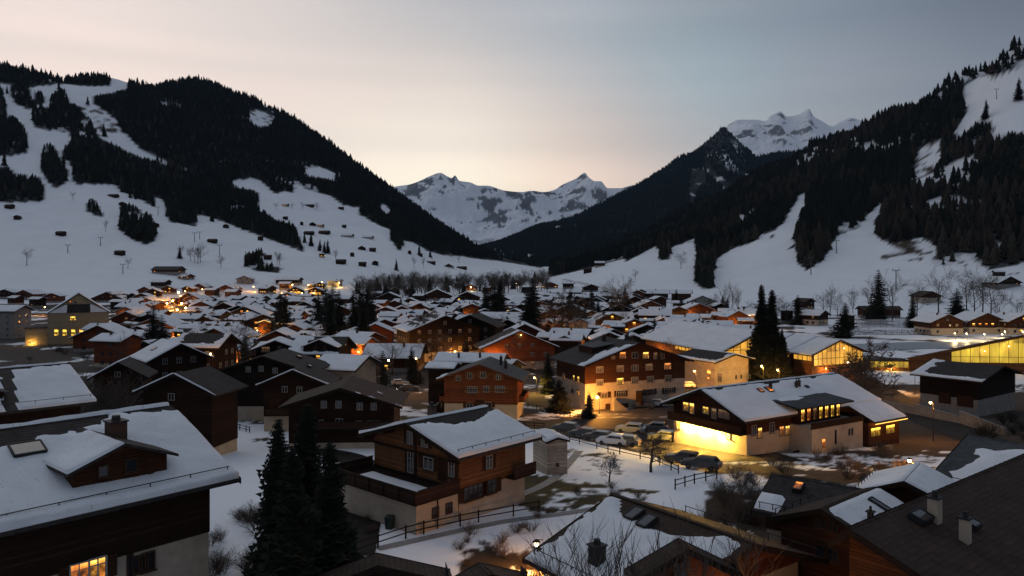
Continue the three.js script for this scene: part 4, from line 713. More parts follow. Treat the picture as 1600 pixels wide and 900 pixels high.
HOUSE.front = house({ name: 'chalet', label: 'snowy roof with two roof windows and a dark chimney behind thin bare saplings', A: [955, 772], B: [1137, 835], E: [817, 872], z: 52, L: 11.6, base: 2.4, wall: 'red', roof: 'tileBrown', cell: 0.3, snowT: 0.22,
  snow: [NONE, NONE], sky: [[0.70, 1, 0.17, 0.8, 1.2, 0], [0.585, 1, 0.2, 0.8, 1.2, 0]], chim: [[0.58, 1, 0.76, 1.0, 0.75, 'metalDark']],
  extra(g, D) {
    const c = (s, t) => Math.min((0.985 - s) * 12, (t - 0.05 - 0.14 * smooth(0.92, 0.82, s) * smooth(0.12, 0.42, s)) * 12, (s - 0.05) * 9, 1);
    for (const side of [1]) mesh('roof_snow', snowSlab(D.L, D.w, D.drop, D.R, side, c, 5.5, 0.28, 0.22), M.snow, g);
    mesh('verge_ridge', box(0.3, 0.1, D.L, 0, D.R + 0.05, 0), M.tileBrown, g);
  } });
house({ name: 'chalet', label: 'lamp-lit reddish cross gable at the end of the sapling-screened roof', A: [1077, 858], z: 39, yaw: 8, W: 6, pitch: 27, L: 1.6, base: 0, wall: 'red', roof: 'tileBrown', snow: [NONE, NONE], cell: 0.4, ohF: 0.7, pw: [['f', 1062, 893, 0.8, 1.0, 'W']], extra(g, D) { wallLamp(g, 2.0, 2.4, D.lf + 0.5, 26, 'o'); wallLamp(g, D.ww + 2.6, 2.6, D.lf + 0.4, 26, 'o'); } });  // unseen lamps low down, set there for the orange cast on the walls
house({ name: 'shed', label: 'grey tiled roof of a low shed in the front garden', cat: 'shed', A: [590, 884], z: 39, yaw: 12, W: 8, pitch: 17, L: 1.8, base: 0, wall: 'dark', roof: 'tileBrown', snow: [NONE, NONE] });
house({ name: 'shed', label: 'small brown roof beside the burning path lamp', cat: 'shed', A: [768, 898], z: 40, yaw: 24, W: 5, pitch: 20, L: 1.8, base: 0, wall: 'dark', roof: 'tileBrown', snow: [NONE, NONE] });
// dark chalets in the middle left
house({ name: 'chalet', label: 'dark chalet with lines of snow along its bare roof and small white windows', A: [531, 606], z: 100, yaw: 3, W: 16.5, pitch: 17.5, L: 11, base: 1.2, wall: 'dark', roof: 'tileBrown', cell: 0.4, snow: [NONE, (s, t) => Math.max(0.35 - 26 * Math.abs(s - 0.975), 0.25 - 40 * Math.abs(s - 0.55) - 2 * Math.abs(t - 0.5), (t > 0.05 && t < 0.5 ? 0.1 : -1) - 30 * Math.abs(s - 0.1))],
  pw: [['f', 506, 632, 0.8, 1.0, ''], ['f', 529, 632, 0.8, 1.0, ''], ['f', 562, 635, 0.8, 1.0, ''], ['f', 584, 635, 0.8, 1.0, ''], ['f', 502, 660, 0.6, 0.7, ''], ['f', 530, 659, 1.0, 0.9, ''], ['f', 561, 664, 0.9, 1.2, ''], ['f', 578, 664, 0.9, 1.2, ''], ['f', 590, 664, 0.8, 1.2, '']], balcony: [['f', 3.1, -6.2, 6.2, 0.9]] });
house({ name: 'chalet', label: 'dark chalet with a brown garage door in its pale base', A: [457, 578], z: 118, yaw: 2, W: 11.6, pitch: 23, L: 9.5, base: 2.7, wall: 'dark', roof: 'tile', cell: 0.4, snow: [(s, t) => (s - 0.955) * 30, (s, t) => (s - 0.96) * 30], pw: [['f', 430, 634, 2.3, 2.2, 'G'], ['f', 445, 608, 0.9, 1.0, ''], ['f', 468, 609, 0.9, 1.0, '']], sky: [[0.3, 1, 0.2, 0.8, 0.6, 0]], balcony: [['f', 3.0, -4.2, 4.2, 1]] });
house({ name: 'chalet', label: 'wide black brown chalet with pale base and a plain bare roof', A: [409.5, 556], z: 132, yaw: 0, W: 18.4, pitch: 18, L: 13, base: 2.9, wall: 'black', roof: 'tile', snow: [NONE, NONE], pw: [['f', 388, 577, 0.9, 1.0, ''], ['f', 408, 576, 0.9, 1.0, ''], ['f', 430, 579, 0.9, 1.0, '']], sky: [[0.35, 1, 0.45, 0.8, 0.9, 0]] });
house({ name: 'chalet', label: 'low dark chalet with a thin snow line along its gable', A: [270, 584], z: 94, yaw: -10, W: 11.5, pitch: 24, L: 8, base: 1.5, wall: 'dark', roof: 'tile', snow: [(s, t) => (s - 0.92) * 20, (s, t) => (s - 0.965) * 30], cell: 0.35, pw: [['f', 268, 620, 0.9, 0.9, '']] });
house({ name: 'barn', label: 'dark barn with one snowy slope and a flat grey lean-to', cat: 'barn', A: [184, 566], z: 126, yaw: 14, W: 9.4, pitch: 30, L: 8, base: 0, wall: 'dark', roof: 'tile', snow: [FULL, NONE], cell: 0.4, pw: [['f', 184, 585, 0.9, 0.9, '']],
  extra(g, D) { const m = mesh('lean_to_roof', box(8.5, 0.15, 3.4), M.sheet, g); m.position.set(2, 1.3, D.lf + 1.6); m.rotation.x = 0.22; } });
house({ name: 'chalet', label: 'dark chalet with a snowy slope, one little dormer and a row of tall windows', A: [283, 537], z: 150, yaw: 40, W: 13, pitch: 27, L: 13, base: 0, wall: 'dark', roof: 'tile', cell: 0.5, snow: [FULL, FULL], auto: { faces: ['f', 'l'], lit: 0.0, skip: 0.05, fl: '' }, sky: [[0.45, -1, 0.5, 1.3, 1.1, 0]] });
house({ name: 'chalet', label: 'chalet with worn snow around a dark roof centre above the glowing shrub', A: [362, 521], z: 172, yaw: 82, W: 11, pitch: 27, L: 12, base: 0, wall: 'dark', roof: 'tile', cell: 0.5, snow: [(s, t) => Math.max((t - 0.72) * 9, (s - 0.86) * 9, (0.12 - s) * 9), NONE], auto: { faces: ['f', 'l'], lit: 0.0 } });
house({ name: 'house', label: 'low house with a broad clean snow roof beside the road crossing', A: [578, 556], z: 146, yaw: 74, W: 12, pitch: 20, L: 10, base: 0, wall: 'plasterGrey', wallName: 'wall', roof: 'sheet', snow: [FULL, FULL], cell: 0.6, auto: { faces: ['l'], lit: 0 } });
house({ name: 'chalet', label: 'dark chalet with a snowy cross gable and two small lit windows', A: [545, 526], z: 162, yaw: 84, W: 14, pitch: 24, L: 11.5, base: 0, wall: 'black', roof: 'tile', snow: [(s, t) => Math.max((0.3 - s) * 8, (t - 0.86) * 12), FULL], cell: 0.5, pw: [['l', 497, 559, 0.9, 1.1, 'L'], ['l', 523, 559, 1.2, 0.8, 'd']],
  extra(g, D) { dormer(g, { side: -1, s: 0.62, t0: 0.05, t1: 0.8, W: 8, pitch: 22, wallM: M.black, roofM: M.tile, snowL: FULL, snowR: FULL, wins: [[-1, 0.8, 0.8, 0.8, ''], [1, 0.8, 0.8, 0.8, '']] }, D); } });
house({ name: 'chalet', label: 'dark chalet with half snowy roof and two dim cream windows', A: [429.5, 532], z: 158, yaw: 10, W: 9.6, pitch: 22, L: 9, base: 0, wall: 'black', roof: 'tile', snow: [FULL, FULL], cell: 0.5, pw: [['f', 412, 546, 0.9, 1.1, 'd'], ['f', 418, 546, 0.9, 1.1, 'd'], ['f', 437, 544, 0.8, 0.9, '']] });
house({ name: 'apartment_chalet', label: 'tall blackish apartment chalet with a striped snowy roof slope and pale ground floor', A: [697, 493], z: 242, yaw: 22, W: 26, pitch: 21, L: 20, base: 3.2, basem: 'plasterGrey', wall: 'black', roof: 'tile', cell: 0.6, snow: [(s, t) => Math.max((s - 0.9) * 9, (t - 0.7) * 5, 0.2 - 2 * Math.abs(Math.sin(t * 12)) * (1 - s)), NONE], auto: { faces: ['f', 'l'], lit: 0.02, sx: 3.4 }, chim: [[0.4, -1, 0.4, 0.8], [0.5, -1, 0.25, 0.8]] });
house({ name: 'chalet', label: 'blackish wing gable beside the tall apartment chalet', A: [733, 492], z: 252, yaw: -12, W: 20, pitch: 22, L: 14, base: 3, basem: 'plasterGrey', wall: 'black', roof: 'tile', snow: [NONE, NONE], auto: { faces: ['f'], lit: 0, sx: 3.6 } });
house({ name: 'chalet', label: 'rust brown barn-like chalet with a yellow lamp under its gable', A: [813, 517], z: 222, yaw: 12, W: 24, pitch: 23, L: 13, base: 2.2, basem: 'plasterGrey', wall: 'red', roof: 'tile', cell: 0.6, snow: [(s, t) => (s - 0.72) * 9, FULL], auto: { faces: ['f'], lit: 0, sx: 4 }, extra(g, D) { wallLamp(g, 0.4, D.R - 1.3, D.lf + 0.3, 8, 'y'); } });
house({ name: 'chalet', label: 'clean snowy roof just behind the reddish chalet', A: [792, 553], z: 158, yaw: 80, W: 9, pitch: 18, L: 15, base: 0, wall: 'dark', roof: 'tile', snow: [FULL, FULL], cell: 0.5, chim: [[0.35, -1, 0.6, 0.9, 0.4, 'metalDark'], [0.65, -1, 0.55, 0.9, 0.4, 'metalDark']] });
house({ name: 'garage', label: 'flat snowy annex at the side of the reddish chalet', cat: 'garage', A: [716, 567], z: 146, yaw: 80, W: 6, pitch: 14, L: 6, base: 0, wall: 'dark', roof: 'tile', snow: [FULL, FULL], cell: 0.5 });
house({ name: 'chalet', label: 'small snowy gabled house between the rust barn and the reddish chalet', A: [808, 562], z: 164, yaw: 60, W: 8, pitch: 22, L: 7, base: 0, wall: 'dark', roof: 'tile', snow: [FULL, FULL], cell: 0.5 });
house({ name: 'shed', label: 'pale board garden shed with a snowy lid beside the terrace chalet', cat: 'shed', A: [872, 684], z: 82, yaw: 20, W: 2.8, pitch: 16, L: 4.6, base: 0, wall: 'shedboard', roof: 'sheet', snow: [FULL, FULL], cell: 0.25, ohF: 0.2, ohS: 0.2, t: 0.1, win: [['f', 0, 1.3, 0.3, 0.3, 'W']] });

// ------------------------------------------------------------------ halls and larger village buildings
house({ name: 'sports_hall', label: 'long hall with a huge clean snow roof over a row of lit windows', cat: 'building', A: [1190, 518], z: 204, yaw: 18, W: 26, pitch: 23, L: 45, base: 0, wall: 'honey', roof: 'sheet', snow: [(s, t) => 1 - 2.2 * smooth(0.05, 0.0, Math.abs(t - 0.62 - (s - 0.5) * 0.2) + 0.03) * (s > 0.4 && s < 0.6 ? 1 : 0), FULL], cell: 1.0, snowT: 0.3,
  extra(g, D) {
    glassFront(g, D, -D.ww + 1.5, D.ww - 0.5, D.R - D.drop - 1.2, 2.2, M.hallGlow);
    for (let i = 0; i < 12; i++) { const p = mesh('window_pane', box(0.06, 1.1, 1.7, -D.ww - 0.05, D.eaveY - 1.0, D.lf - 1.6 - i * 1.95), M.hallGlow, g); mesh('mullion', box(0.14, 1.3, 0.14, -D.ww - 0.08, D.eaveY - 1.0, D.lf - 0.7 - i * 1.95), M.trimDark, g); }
    for (const i of [0, 1]) wallLamp(g, -D.ww - 1.0, D.eaveY - 1.9, D.lf - 4 - i * 9, 160, 'o');  // lamps added for the orange light spilling from the hall windows
  } });
[[1208, 517, 211], [1241, 521.5, 204], [1277, 526, 197], [1314, 531, 190]].forEach(([u, v, z], i) => house({ name: 'swimming_hall', label: ['hindmost', 'second', 'third'][i] ? ['hindmost', 'second', 'third'][i] + ' stepped snowy roof bay of the glowing hall behind the twin fir' : 'glazed end bay of the glowing hall with a tall amber window', cat: 'building', A: [u, v], z, yaw: 25, W: 20.3, pitch: 19, L: 7.8, base: 0, wall: 'honey', roof: 'sheet', snow: [FULL, FULL], cell: 0.7, ohF: 0.9,
  extra(g, D) {
    if (i === 3) glassFront(g, D, -D.ww + 0.4, D.ww - 0.3, D.R - 6.3, 1.5, M.hallGlow); else mesh('clerestory_pane', extrude([[-D.ww, D.R - D.drop - D.t + 0.3], [0, D.R - D.t - 0.1], [0, D.R - D.t - 0.8], [-D.ww, D.R - D.drop - D.t - 0.5]], 0.05, D.lf + 0.05), M.hallGlow, g);
    for (let k = 0; k < 4; k++) { const q = mesh('window_pane', box(0.06, 1.2, 1.2, -D.ww - 0.05, D.eaveY - 1.1, D.lf - 0.8 - k * 1.5), M.hallGlow, g); }
    if (i === 3) { wallLamp(g, 1.5, D.R - 2.2, D.lf + 0.5, 60, 'y'); wallLamp(g, -5, D.R - 7, D.lf + 0.6, 80, 'o'); } else wallLamp(g, -D.ww - 0.3, D.eaveY - 1.9, 0, 30, 'o');  // these lamps are added too, for the spill of the lit glazing
  } }));
house({ name: 'service_building', label: 'plain building with lamp-yellow wall and a low grey half snowy roof', cat: 'building', A: [1150, 553], z: 186, yaw: 30, W: 14, pitch: 14, L: 15, base: 0, wall: 'plaster', wallName: 'wall', roof: 'tile', snow: [(s, t) => Math.max((s - 0.9) * 9, (t - 0.8) * 9), FULL], cell: 0.5, pw: [['f', 1150, 589, 0.8, 1, ''], ['f', 1158, 588, 0.7, 1, ''], ['f', 1171, 588, 0.6, 1, ''], ['l', 1108, 585, 1.2, 2.4, 'L'], ['l', 1125, 590, 1.4, 2.0, 'd']] });
{ // tennis hall: a wide shallow glazed gable, its roof falling away to the back
  const A = ray(1606, 521, 215), gy = height(A.x, A.z), g = thing('tennis_hall', 'wide hall with a tall yellow-lit glass gable and a low lit side wing', 'building'); g.position.set(A.x, gy, A.z); g.rotation.y = -6 * Math.PI / 180;
  const R = A.y - gy, ww = 32.5, k = Math.tan(12.6 * Math.PI / 180), D = { R, k, t: 0.5, ww, lf: 0 }, top = x => R - Math.abs(x) * k, fl = -1.5;
  mesh('front_wall', extrude([[-ww, fl], [ww, fl], [ww, top(ww) - 0.5], [0, R - 0.5], [-ww, top(ww) - 0.5]], 0.4, -0.5), M.honey, g);
  mesh('side_wall', merge([box(0.3, top(ww) - 3.4 - fl, 15.5, -ww + 0.2, (top(ww) - 3.4 + fl) / 2, -8.4), box(0.3, top(ww) - 3.4 - fl, 15.5, ww - 0.2, (top(ww) - 3.4 + fl) / 2, -8.4)]), M.honey, g);
  mesh('roof', gridGeo(40, 8, (i, j) => { const x = lerp(-ww - 0.6, ww + 0.6, i / 40), d = j * 2; return [x, top(x) - 0.02 - 0.19 * d, 0.9 - d]; }), M.tileBrown, g);
  mesh('fascia', extrude([[-ww - 0.6, top(ww + 0.6)], [-ww - 0.6, top(ww + 0.6) - 0.75], [0, R - 0.75], [ww + 0.6, top(ww + 0.6) - 0.75], [ww + 0.6, top(ww + 0.6)], [0, R]], 0.12, 0.85), M.honey, g);
  mesh('soffit', extrude([[-ww - 0.5, top(ww + 0.5) - 0.2], [-ww - 0.5, top(ww + 0.5) - 0.36], [0, R - 0.36], [ww + 0.5, top(ww + 0.5) - 0.36], [ww + 0.5, top(ww + 0.5) - 0.2], [0, R - 0.2]], 0.92, -0.1), M.honey, g);
  glassFront(g, D, -ww + 11.7, ww - 11.7, top(ww) - 1.3, 2.6, M.hallYellow, 0.02);
  for (let i = 0; i < 8; i++) { mesh('window_pane', box(1.25, 1.7, 0.06, -ww - 10 + i * 1.35, top(ww) - 2.2, -0.4), M.hallYellow, g); mesh('mullion', box(0.1, 1.8, 0.1, -ww - 10.68 + i * 1.35, top(ww) - 2.2, -0.36), M.trimDark, g); }
  mesh('wing_wall', box(11.4, top(ww) - 1.2 - fl, 6, -ww - 5.5, (top(ww) - 1.2 + fl) / 2, -3.5), M.honey, g); mesh('wing_roof', box(12.2, 0.2, 7, -ww - 5.5, top(ww) - 1.08, -3.4), M.tileBrown, g);
  for (const x of [-12, -5.5]) wallLamp(g, x, top(x) - 2.4, 0.6, 60, 'y');
  wallLamp(g, -ww - 5, top(ww) - 3.4, 0.3, 120, 'y');
}
house({ name: 'chalet', label: 'black chalet with a dark roof edged in snow and pale garage bays', A: [1570, 572], z: 142, yaw: 36, W: 19, pitch: 13, L: 13, base: 3.6, basem: 'plasterGrey', wall: 'black', roof: 'tile', snow: [(s, t) => Math.max((0.14 - s) * 8, (t - 0.84) * 12), NONE], cell: 0.4, pw: [['l', 1476, 622, 2.2, 2.0, 'G'], ['l', 1508, 627, 2.8, 2.0, 'G']] });
// the lamp-lit yellow guest house on the left
house({ name: 'guest_house', label: 'yellow rendered guest house with five tall lit windows in a row', cat: 'building', A: [123, 458], z: 305, yaw: 30, W: 23, pitch: 36, L: 15, base: 0, wall: 'plasterYellow', wallName: 'wall', roof: 'tile', snow: [FULL, FULL], cell: 0.9, ohF: 0.5, ohS: 0.7,
  pw: [...[88, 101, 114.5, 127, 139].map((u, i) => ['f', u, 519.5, 1.5, 2.7, i < 3 ? 'Y' : 'L']), ['f', 114, 497.5, 1.9, 1.6, 'Y'], ['f', 111, 484.5, 2.2, 0.9, 'O'], ['f', 119, 484.5, 1.6, 0.9, 'O'], ['f', 110, 472, 0.7, 0.9, 'O'], ['f', 118, 472, 0.7, 0.9, ''], ['r', 155, 497, 1, 1.5, 'Y']],
  extra(g, D) {
    mesh('front_roof_skirt', extrude([[-D.ww, D.eaveY + 0.1], [D.ww, D.eaveY + 0.1], [4.6, D.eaveY + 3.6], [-4.6, D.eaveY + 3.6]], 0.25, D.lf + 0.02), M.tile, g);
    for (const s of [-1, 1]) mesh('skirt_snow', extrude([[s * D.ww, D.eaveY + 0.2], [s * 4.2, D.eaveY + 0.2], [s * 4.0, D.eaveY + 3.4], [s * 4.7, D.eaveY + 3.4]], 0.12, D.lf + 0.28), M.snow, g);
    mesh('annex_wall', box(7.6, 8.2, 8, -D.ww - 3.8, 2.6, 2), M.plasterYellow, g); mesh('annex_roof', box(8.2, 0.25, 8.8, -D.ww - 3.8, 6.85, 2), M.tile, g);
    const p = mesh('window', box(3.0, 2.1, 0.1), M.lit, g); p.position.set(-D.ww - 5.2, -0.6, 6.1);
    wallLamp(g, -D.ww - 5.2, 1.0, 6.6, 60, 'y'); wallLamp(g, 2, 0.8, D.lf + 1.6, 16, 'y');
  } });
house({ name: 'house', label: 'grey rendered house with a flat snowy roof beside the yellow guest house', A: [40, 477], z: 330, yaw: 84, W: 12, pitch: 22, L: 13, base: 0, wall: 'plasterGrey', wallName: 'wall', roof: 'tile', snow: [FULL, FULL], cell: 1, auto: { faces: ['l', 'f'], lit: 0, sx: 4 } });

// ------------------------------------------------------------------ the village in the middle distance: [apex u, v, apex height, yaw, width px, length px, wall, snow, lit share, label]
const half = (s, t) => (s - 0.55) * 6, eave = (s, t) => (t - 0.55) * 6;
const MID = [
  [479, 500, 8.5, 72, 34, 44, 'brown', 'F', 0, 'brown chalet with a big snowy roof carrying a round patch'],
  [498, 502, 7.5, 70, 26, 20, 'brown', 'F', 0, 'narrow snowy annex joined to the chalet with the round roof patch'],
  [586, 506, 9.5, 6, 62, 56, 'red', 'F', 0, 'red brown gabled chalet above a glowing orange shrub'],
  [536, 504, 7, 55, 30, 34, 'dark', 'F', 0, 'low snowy roof in front of the tall dark firs'],
  [573, 505, 7, 80, 26, 28, 'dark', 'F', 0, 'flat snowy roof touching the red brown gable'],
  [503, 496, 7, 78, 26, 24, 'dark', 'F', 0, 'dark chalet with a bright snow slope under the tall firs'],
  [520, 491, 7, 60, 22, 18, 'dark', 'F', 0, 'little snowy gable close against the fir trunks'],
  [320, 490, 9, 82, 36, 54, 'plasterYellow', 'F', 0, 'tan walled house with a wide snow roof on the main street'],
  [343, 471, 9, 84, 34, 42, 'brown', 'F', 0.2, 'broad snow roof with a dark vent over lit shop windows'],
  [314, 503, 7, 84, 30, 26, 'dark', 'F', 0, 'first of two steep snowy roofs behind the worn roof chalet'],
  [356, 503, 7, 84, 30, 38, 'dark', 'F', 0, 'second, longer of two steep snowy roofs behind the worn roof chalet'],
  [376, 503, 6, 84, 20, 21, 'red', 'F', 0, 'small red walled shed roof with clean snow'],
  [381, 479, 10, 4, 64, 60, 'dark', 'F', 0.55, 'dark gabled inn with a row of bright lamps and windows'],
  [413, 500, 8, 5, 24, 22, 'brown', 'H', 0.3, 'chalet gable outlined in amber light strings'],
  [423, 477, 8, 78, 30, 44, 'dark', 'F', 0.1, 'long oval looking snow roof beside the dark firs'],
  [231, 473, 8, 84, 24, 36, 'plasterYellow', 'F', 0, 'tan house with a snow roof and a bare globe lamp'],
  [166, 456, 8.5, 4, 60, 50, 'brown', 'H', 0, 'brown gable with patchy snow beside the guest house'],
  [36, 453, 8, -6, 34, 34, 'red', 'F', 0, 'red brown house lit from the alley next to the guest house'],
  [6, 452, 8, 10, 26, 30, 'dark', 'F', 0, 'dark pointed house behind the grey rendered house'],
  [220, 503, 7, 54, 26, 44, 'black', 'E', 0, 'black long roof with two thin diagonal snow bands'],
  [229, 516, 6, 54, 24, 46, 'black', 'E', 0, 'lower black long roof with one broad diagonal snow band'],
  [607, 457, 8, 4, 38, 36, 'dark', 'F', 0, 'dark gable with snowy wings at the edge of the river wood'],
  [602, 480, 8, 4, 46, 44, 'dark', 'F', 0.1, 'dark gable beside an amber floodlit facade'],
  [683, 452, 9.5, 6, 57, 60, 'brown', 'F', 0, 'big brown gable rising over the mid village'],
  [730, 456, 8.5, 2, 44, 40, 'brown', 'F', 0, 'brown gable with a pale balcony band'],
  [775, 459, 9, 2, 56, 44, 'black', 'N', 0.03, 'black gable under the double topped fir'],
  [734, 444, 7, 0, 26, 24, 'red', 'F', 0.4, 'small red chalet glowing alone in the snow field'],
  [640, 450, 7, 4, 20, 22, 'brown', 'F', 0.5, 'small lit chalet half hidden by the river wood'],
  [687, 476, 8, 52, 26, 60, 'dark', 'F', 0, 'long snowy diagonal roof beside a yellow lamp'],
  [743, 474, 8, 50, 20, 44, 'red', 'F', 0, 'narrow slanting snow roof with a red fascia'],
  [773, 491, 8, 0, 50, 46, 'red', 'F', 0, 'rust gable with snow behind the tall blackish wing'],
  [803, 503, 7, 66, 26, 34, 'brown', 'F', 0, 'snow roof with small red dormers'],
  [806, 437, 7.5, 0, 20, 20, 'brown', 'F', 0.5, 'steep little house with a string of lights at the meadow edge'],
  [844, 433, 7, 20, 18, 18, 'dark', 'F', 0.3, 'small house on the meadow edge with one lamp'],
  [862, 441, 7, 10, 24, 22, 'red', 'N', 0.5, 'small red house with two orange windows by the lamp'],
  [898, 440, 6.5, 80, 16, 20, 'dark', 'F', 0, 'pale snow roof at the foot of the striped meadow'],
  [924, 444, 7.5, 2, 26, 26, 'dark', 'H', 0, 'dark round shouldered house under the striped meadow'],
  [877, 459, 9, 0, 46, 40, 'brown', 'N', 0, 'brown house hidden by a broad bare tree'],
  [916, 466, 9, 0, 58, 50, 'dark', 'N', 0.02, 'wide dark gable behind the yellow lit gable'],
  [906, 498, 9, 3, 32, 30, 'plaster', 'F', 0, 'pale gable end washed with amber light from below'],
  [901, 492, 7, 80, 22, 26, 'dark', 'F', 0, 'snow slab roof left of the amber washed gable'],
  [858, 500, 8, 66, 34, 42, 'brown', 'F', 0, 'chalet with scooped snow and an orange lit front'],
  [946, 454, 7.5, 0, 26, 26, 'plasterGrey', 'F', 0, 'grey house beside the tall bare tree'],
  [1002, 452, 8, 6, 36, 30, 'dark', 'F', 0, 'dark house with pale gable beams below the white slope'],
  [1046, 452, 8, 80, 34, 36, 'dark', 'F', 0, 'dark house with a smooth sheet of snow and metal eave'],
  [1082, 453, 10, 74, 30, 34, 'brown', 'F', 0, 'tall brown house beside the poplar row'],
  [1098, 462, 8.5, 0, 46, 36, 'plasterGrey', 'F', 0, 'dark gable over pale walls beside the poplar row'],
  [1017, 470, 8.5, 3, 60, 50, 'brown', 'F', 0, 'broad brown gable next to the bright forecourt lamp'],
  [1064, 480, 7, 78, 34, 50, 'dark', 'S', 0, 'snow roof carrying a dark solar panel'],
  [1104, 478, 7, 0, 42, 34, 'dark', 'N', 0.1, 'dark low gable with one white lit window'],
  [1094, 493, 7.5, 66, 34, 46, 'brown', 'F', 0, 'brown chalet with a flat snow roof and a thin flue'],
  [1113, 491, 7, 64, 26, 40, 'brown', 'F', 0, 'snow roof tucked behind the chalet with the thin flue'],
  [1148, 488, 7, 66, 26, 36, 'brown', 'F', 0, 'clean snow roof beside the orange lit yard'],
  [1041, 495, 7, 4, 32, 30, 'brown', 'H', 0.2, 'brown gable with orange lit door'],
  [984, 502, 7.5, 66, 30, 42, 'brown', 'F', 0, 'chalet with a scooped snow roof and long side wall'],
  [951, 494, 7, 70, 22, 26, 'dark', 'F', 0, 'low snowy roof by the white globe lamp'],
  [951, 480, 7, 0, 36, 30, 'dark', 'H', 0.1, 'dark gable beside the bright forecourt lamp'],
  [905, 521, 7.5, 72, 34, 66, 'dark', 'F', 0, 'wide snow roof behind the big apartment chalet'],
  [1268, 466, 8, 30, 26, 26, 'dark', 'N', 0, 'dark gabled house among grey bare trees'],
  [1290, 485, 8, 40, 38, 34, 'dark', 'F', 0, 'dark chalet with a snowy slope and white windowed base'],
  [1405, 478, 7, 86, 30, 62, 'brown', 'N', 0, 'long low brown roof behind the rink fence'],
  [1457, 455, 8.5, 4, 37, 34, 'brown', 'N', 0, 'brown gable over white walls on the bank'],
  [1580, 432, 8.5, 10, 44, 40, 'dark', 'F', 0, 'dark house high on the bank by the wood edge'],
  [1483, 491, 9.6, 3, 60, 56, 'brown', 'F', 0.06, 'first brown gabled lodge over a white arcade, one window lit'],
  [1544, 489, 9.8, 2, 62, 56, 'brown', 'F', 0.5, 'middle brown gabled lodge over a white arcade, many windows lit'],
  [1604, 490, 9.8, 2, 60, 56, 'brown', 'F', 0.1, 'last brown gabled lodge over a white arcade, at the lamp row end'],
  [285, 416, 9, 86, 30, 44, 'brown', 'N', 0.3, 'wide hotel on the snow slope with a lit terrace room'],
  [298, 428, 6, 60, 20, 22, 'red', 'H', 0.4, 'small red lit annex beside the slope hotel'],
  [471, 433, 8, 84, 22, 40, 'dark', 'F', 0, 'long snowy roof at the foot of the wooded knoll'],
  [534, 436, 8, 80, 18, 22, 'plasterGrey', 'F', 0.1, 'pale house at the snow edge behind the firs'],
  [500, 441, 8, 40, 22, 26, 'dark', 'F', 0.5, 'dark house with a white lamp above the lit terrace rooms'],
  [461, 448, 8, 10, 28, 30, 'brown', 'F', 0.8, 'house with a blazing terrace room'],
  [492, 449, 8, 6, 26, 30, 'brown', 'F', 0.8, 'house with a wide amber shop front'],
  [426, 446, 8, 60, 22, 24, 'brown', 'F', 0.5, 'orange lit chalet under the wooded knoll'],
  [419, 460, 8, 10, 24, 24, 'brown', 'F', 0.5, 'amber lit chalet by the dark roadside fir'],
  [381, 431, 8.5, 8, 26, 26, 'plasterGrey', 'F', 0.15, 'grey house on the slope foot with white balcony'],
];
const roofSnow = { F: [FULL, FULL], H: [WORN(3), WORN(7)], E: [(s, t) => 0.4 - 12 * Math.abs(t - 0.35), (s, t) => 0.4 - 12 * Math.abs(t - 0.35)], N: [NONE, NONE], S: [FULL, FULL] };
for (const [u, v, H, yaw, wpx, lpx, wall, sn, lit, label] of MID) {
  const gable = Math.abs(yaw) < 30, rend = wall.startsWith('plaster');
  house({ name: rend ? 'house' : 'chalet', label, A: [u, v], H, z0: 120, yaw, wpx, lpx, pitch: 22 + (hash(u, v) - 0.5) * 5, base: rend ? 0 : /white (arcade|walls|windowed)/.test(label) ? 3 : 1.4, basem: /white/.test(label) ? 'plaster' : 'plasterGrey', wall, wallName: rend ? 'wall' : 'timber_wall', roof: hash(u, 3) < 0.5 ? 'tile' : 'tileBrown', snow: roofSnow[sn], far: true, cell: 1.1, balcony: gable && !rend && hash(v, u) < 0.7 ? [['f', 3.0, -wpx * 0.07, wpx * 0.07, 0.9, 0.9]] : [], auto: { faces: gable ? ['f', 'l'] : ['f', 'l'], lit, sx: 3.0, w: 1.2, skip: 0.25 },
    chim: hash(u, 8) < 0.75 && sn !== 'N' ? [[0.3 + 0.4 * hash(v, u), -1, 0.2 + 0.2 * hash(v, 4), 0.8, 0.6]] : [],
    extra(g, D) {
      if (sn === 'S') { const m = mesh('solar_panel', box(4, 0.08, 3.4), M.glass, g); m.position.set(-D.w * 0.5, D.R - D.drop * 0.5 + 0.32, 0); m.rotation.z = Math.atan2(D.drop, D.w); }
      if (label.includes('outlined')) for (const s of [-1, 1]) mesh('light_strip', bar([0, D.R - 0.1, D.L / 2 + 0.1], [s * D.w, D.R - D.drop - 0.1, D.L / 2 + 0.1], 0.09), M.strip, g);
      if (label.includes('blazing') || label.includes('shop front')) for (const x of [-3.2, 0, 3.2]) { const q = mesh('shop_window', box(2.8, 1.9, 0.1), M.lit, g); q.position.set(x, 2.2, D.lf + 0.1); }
    } });
}
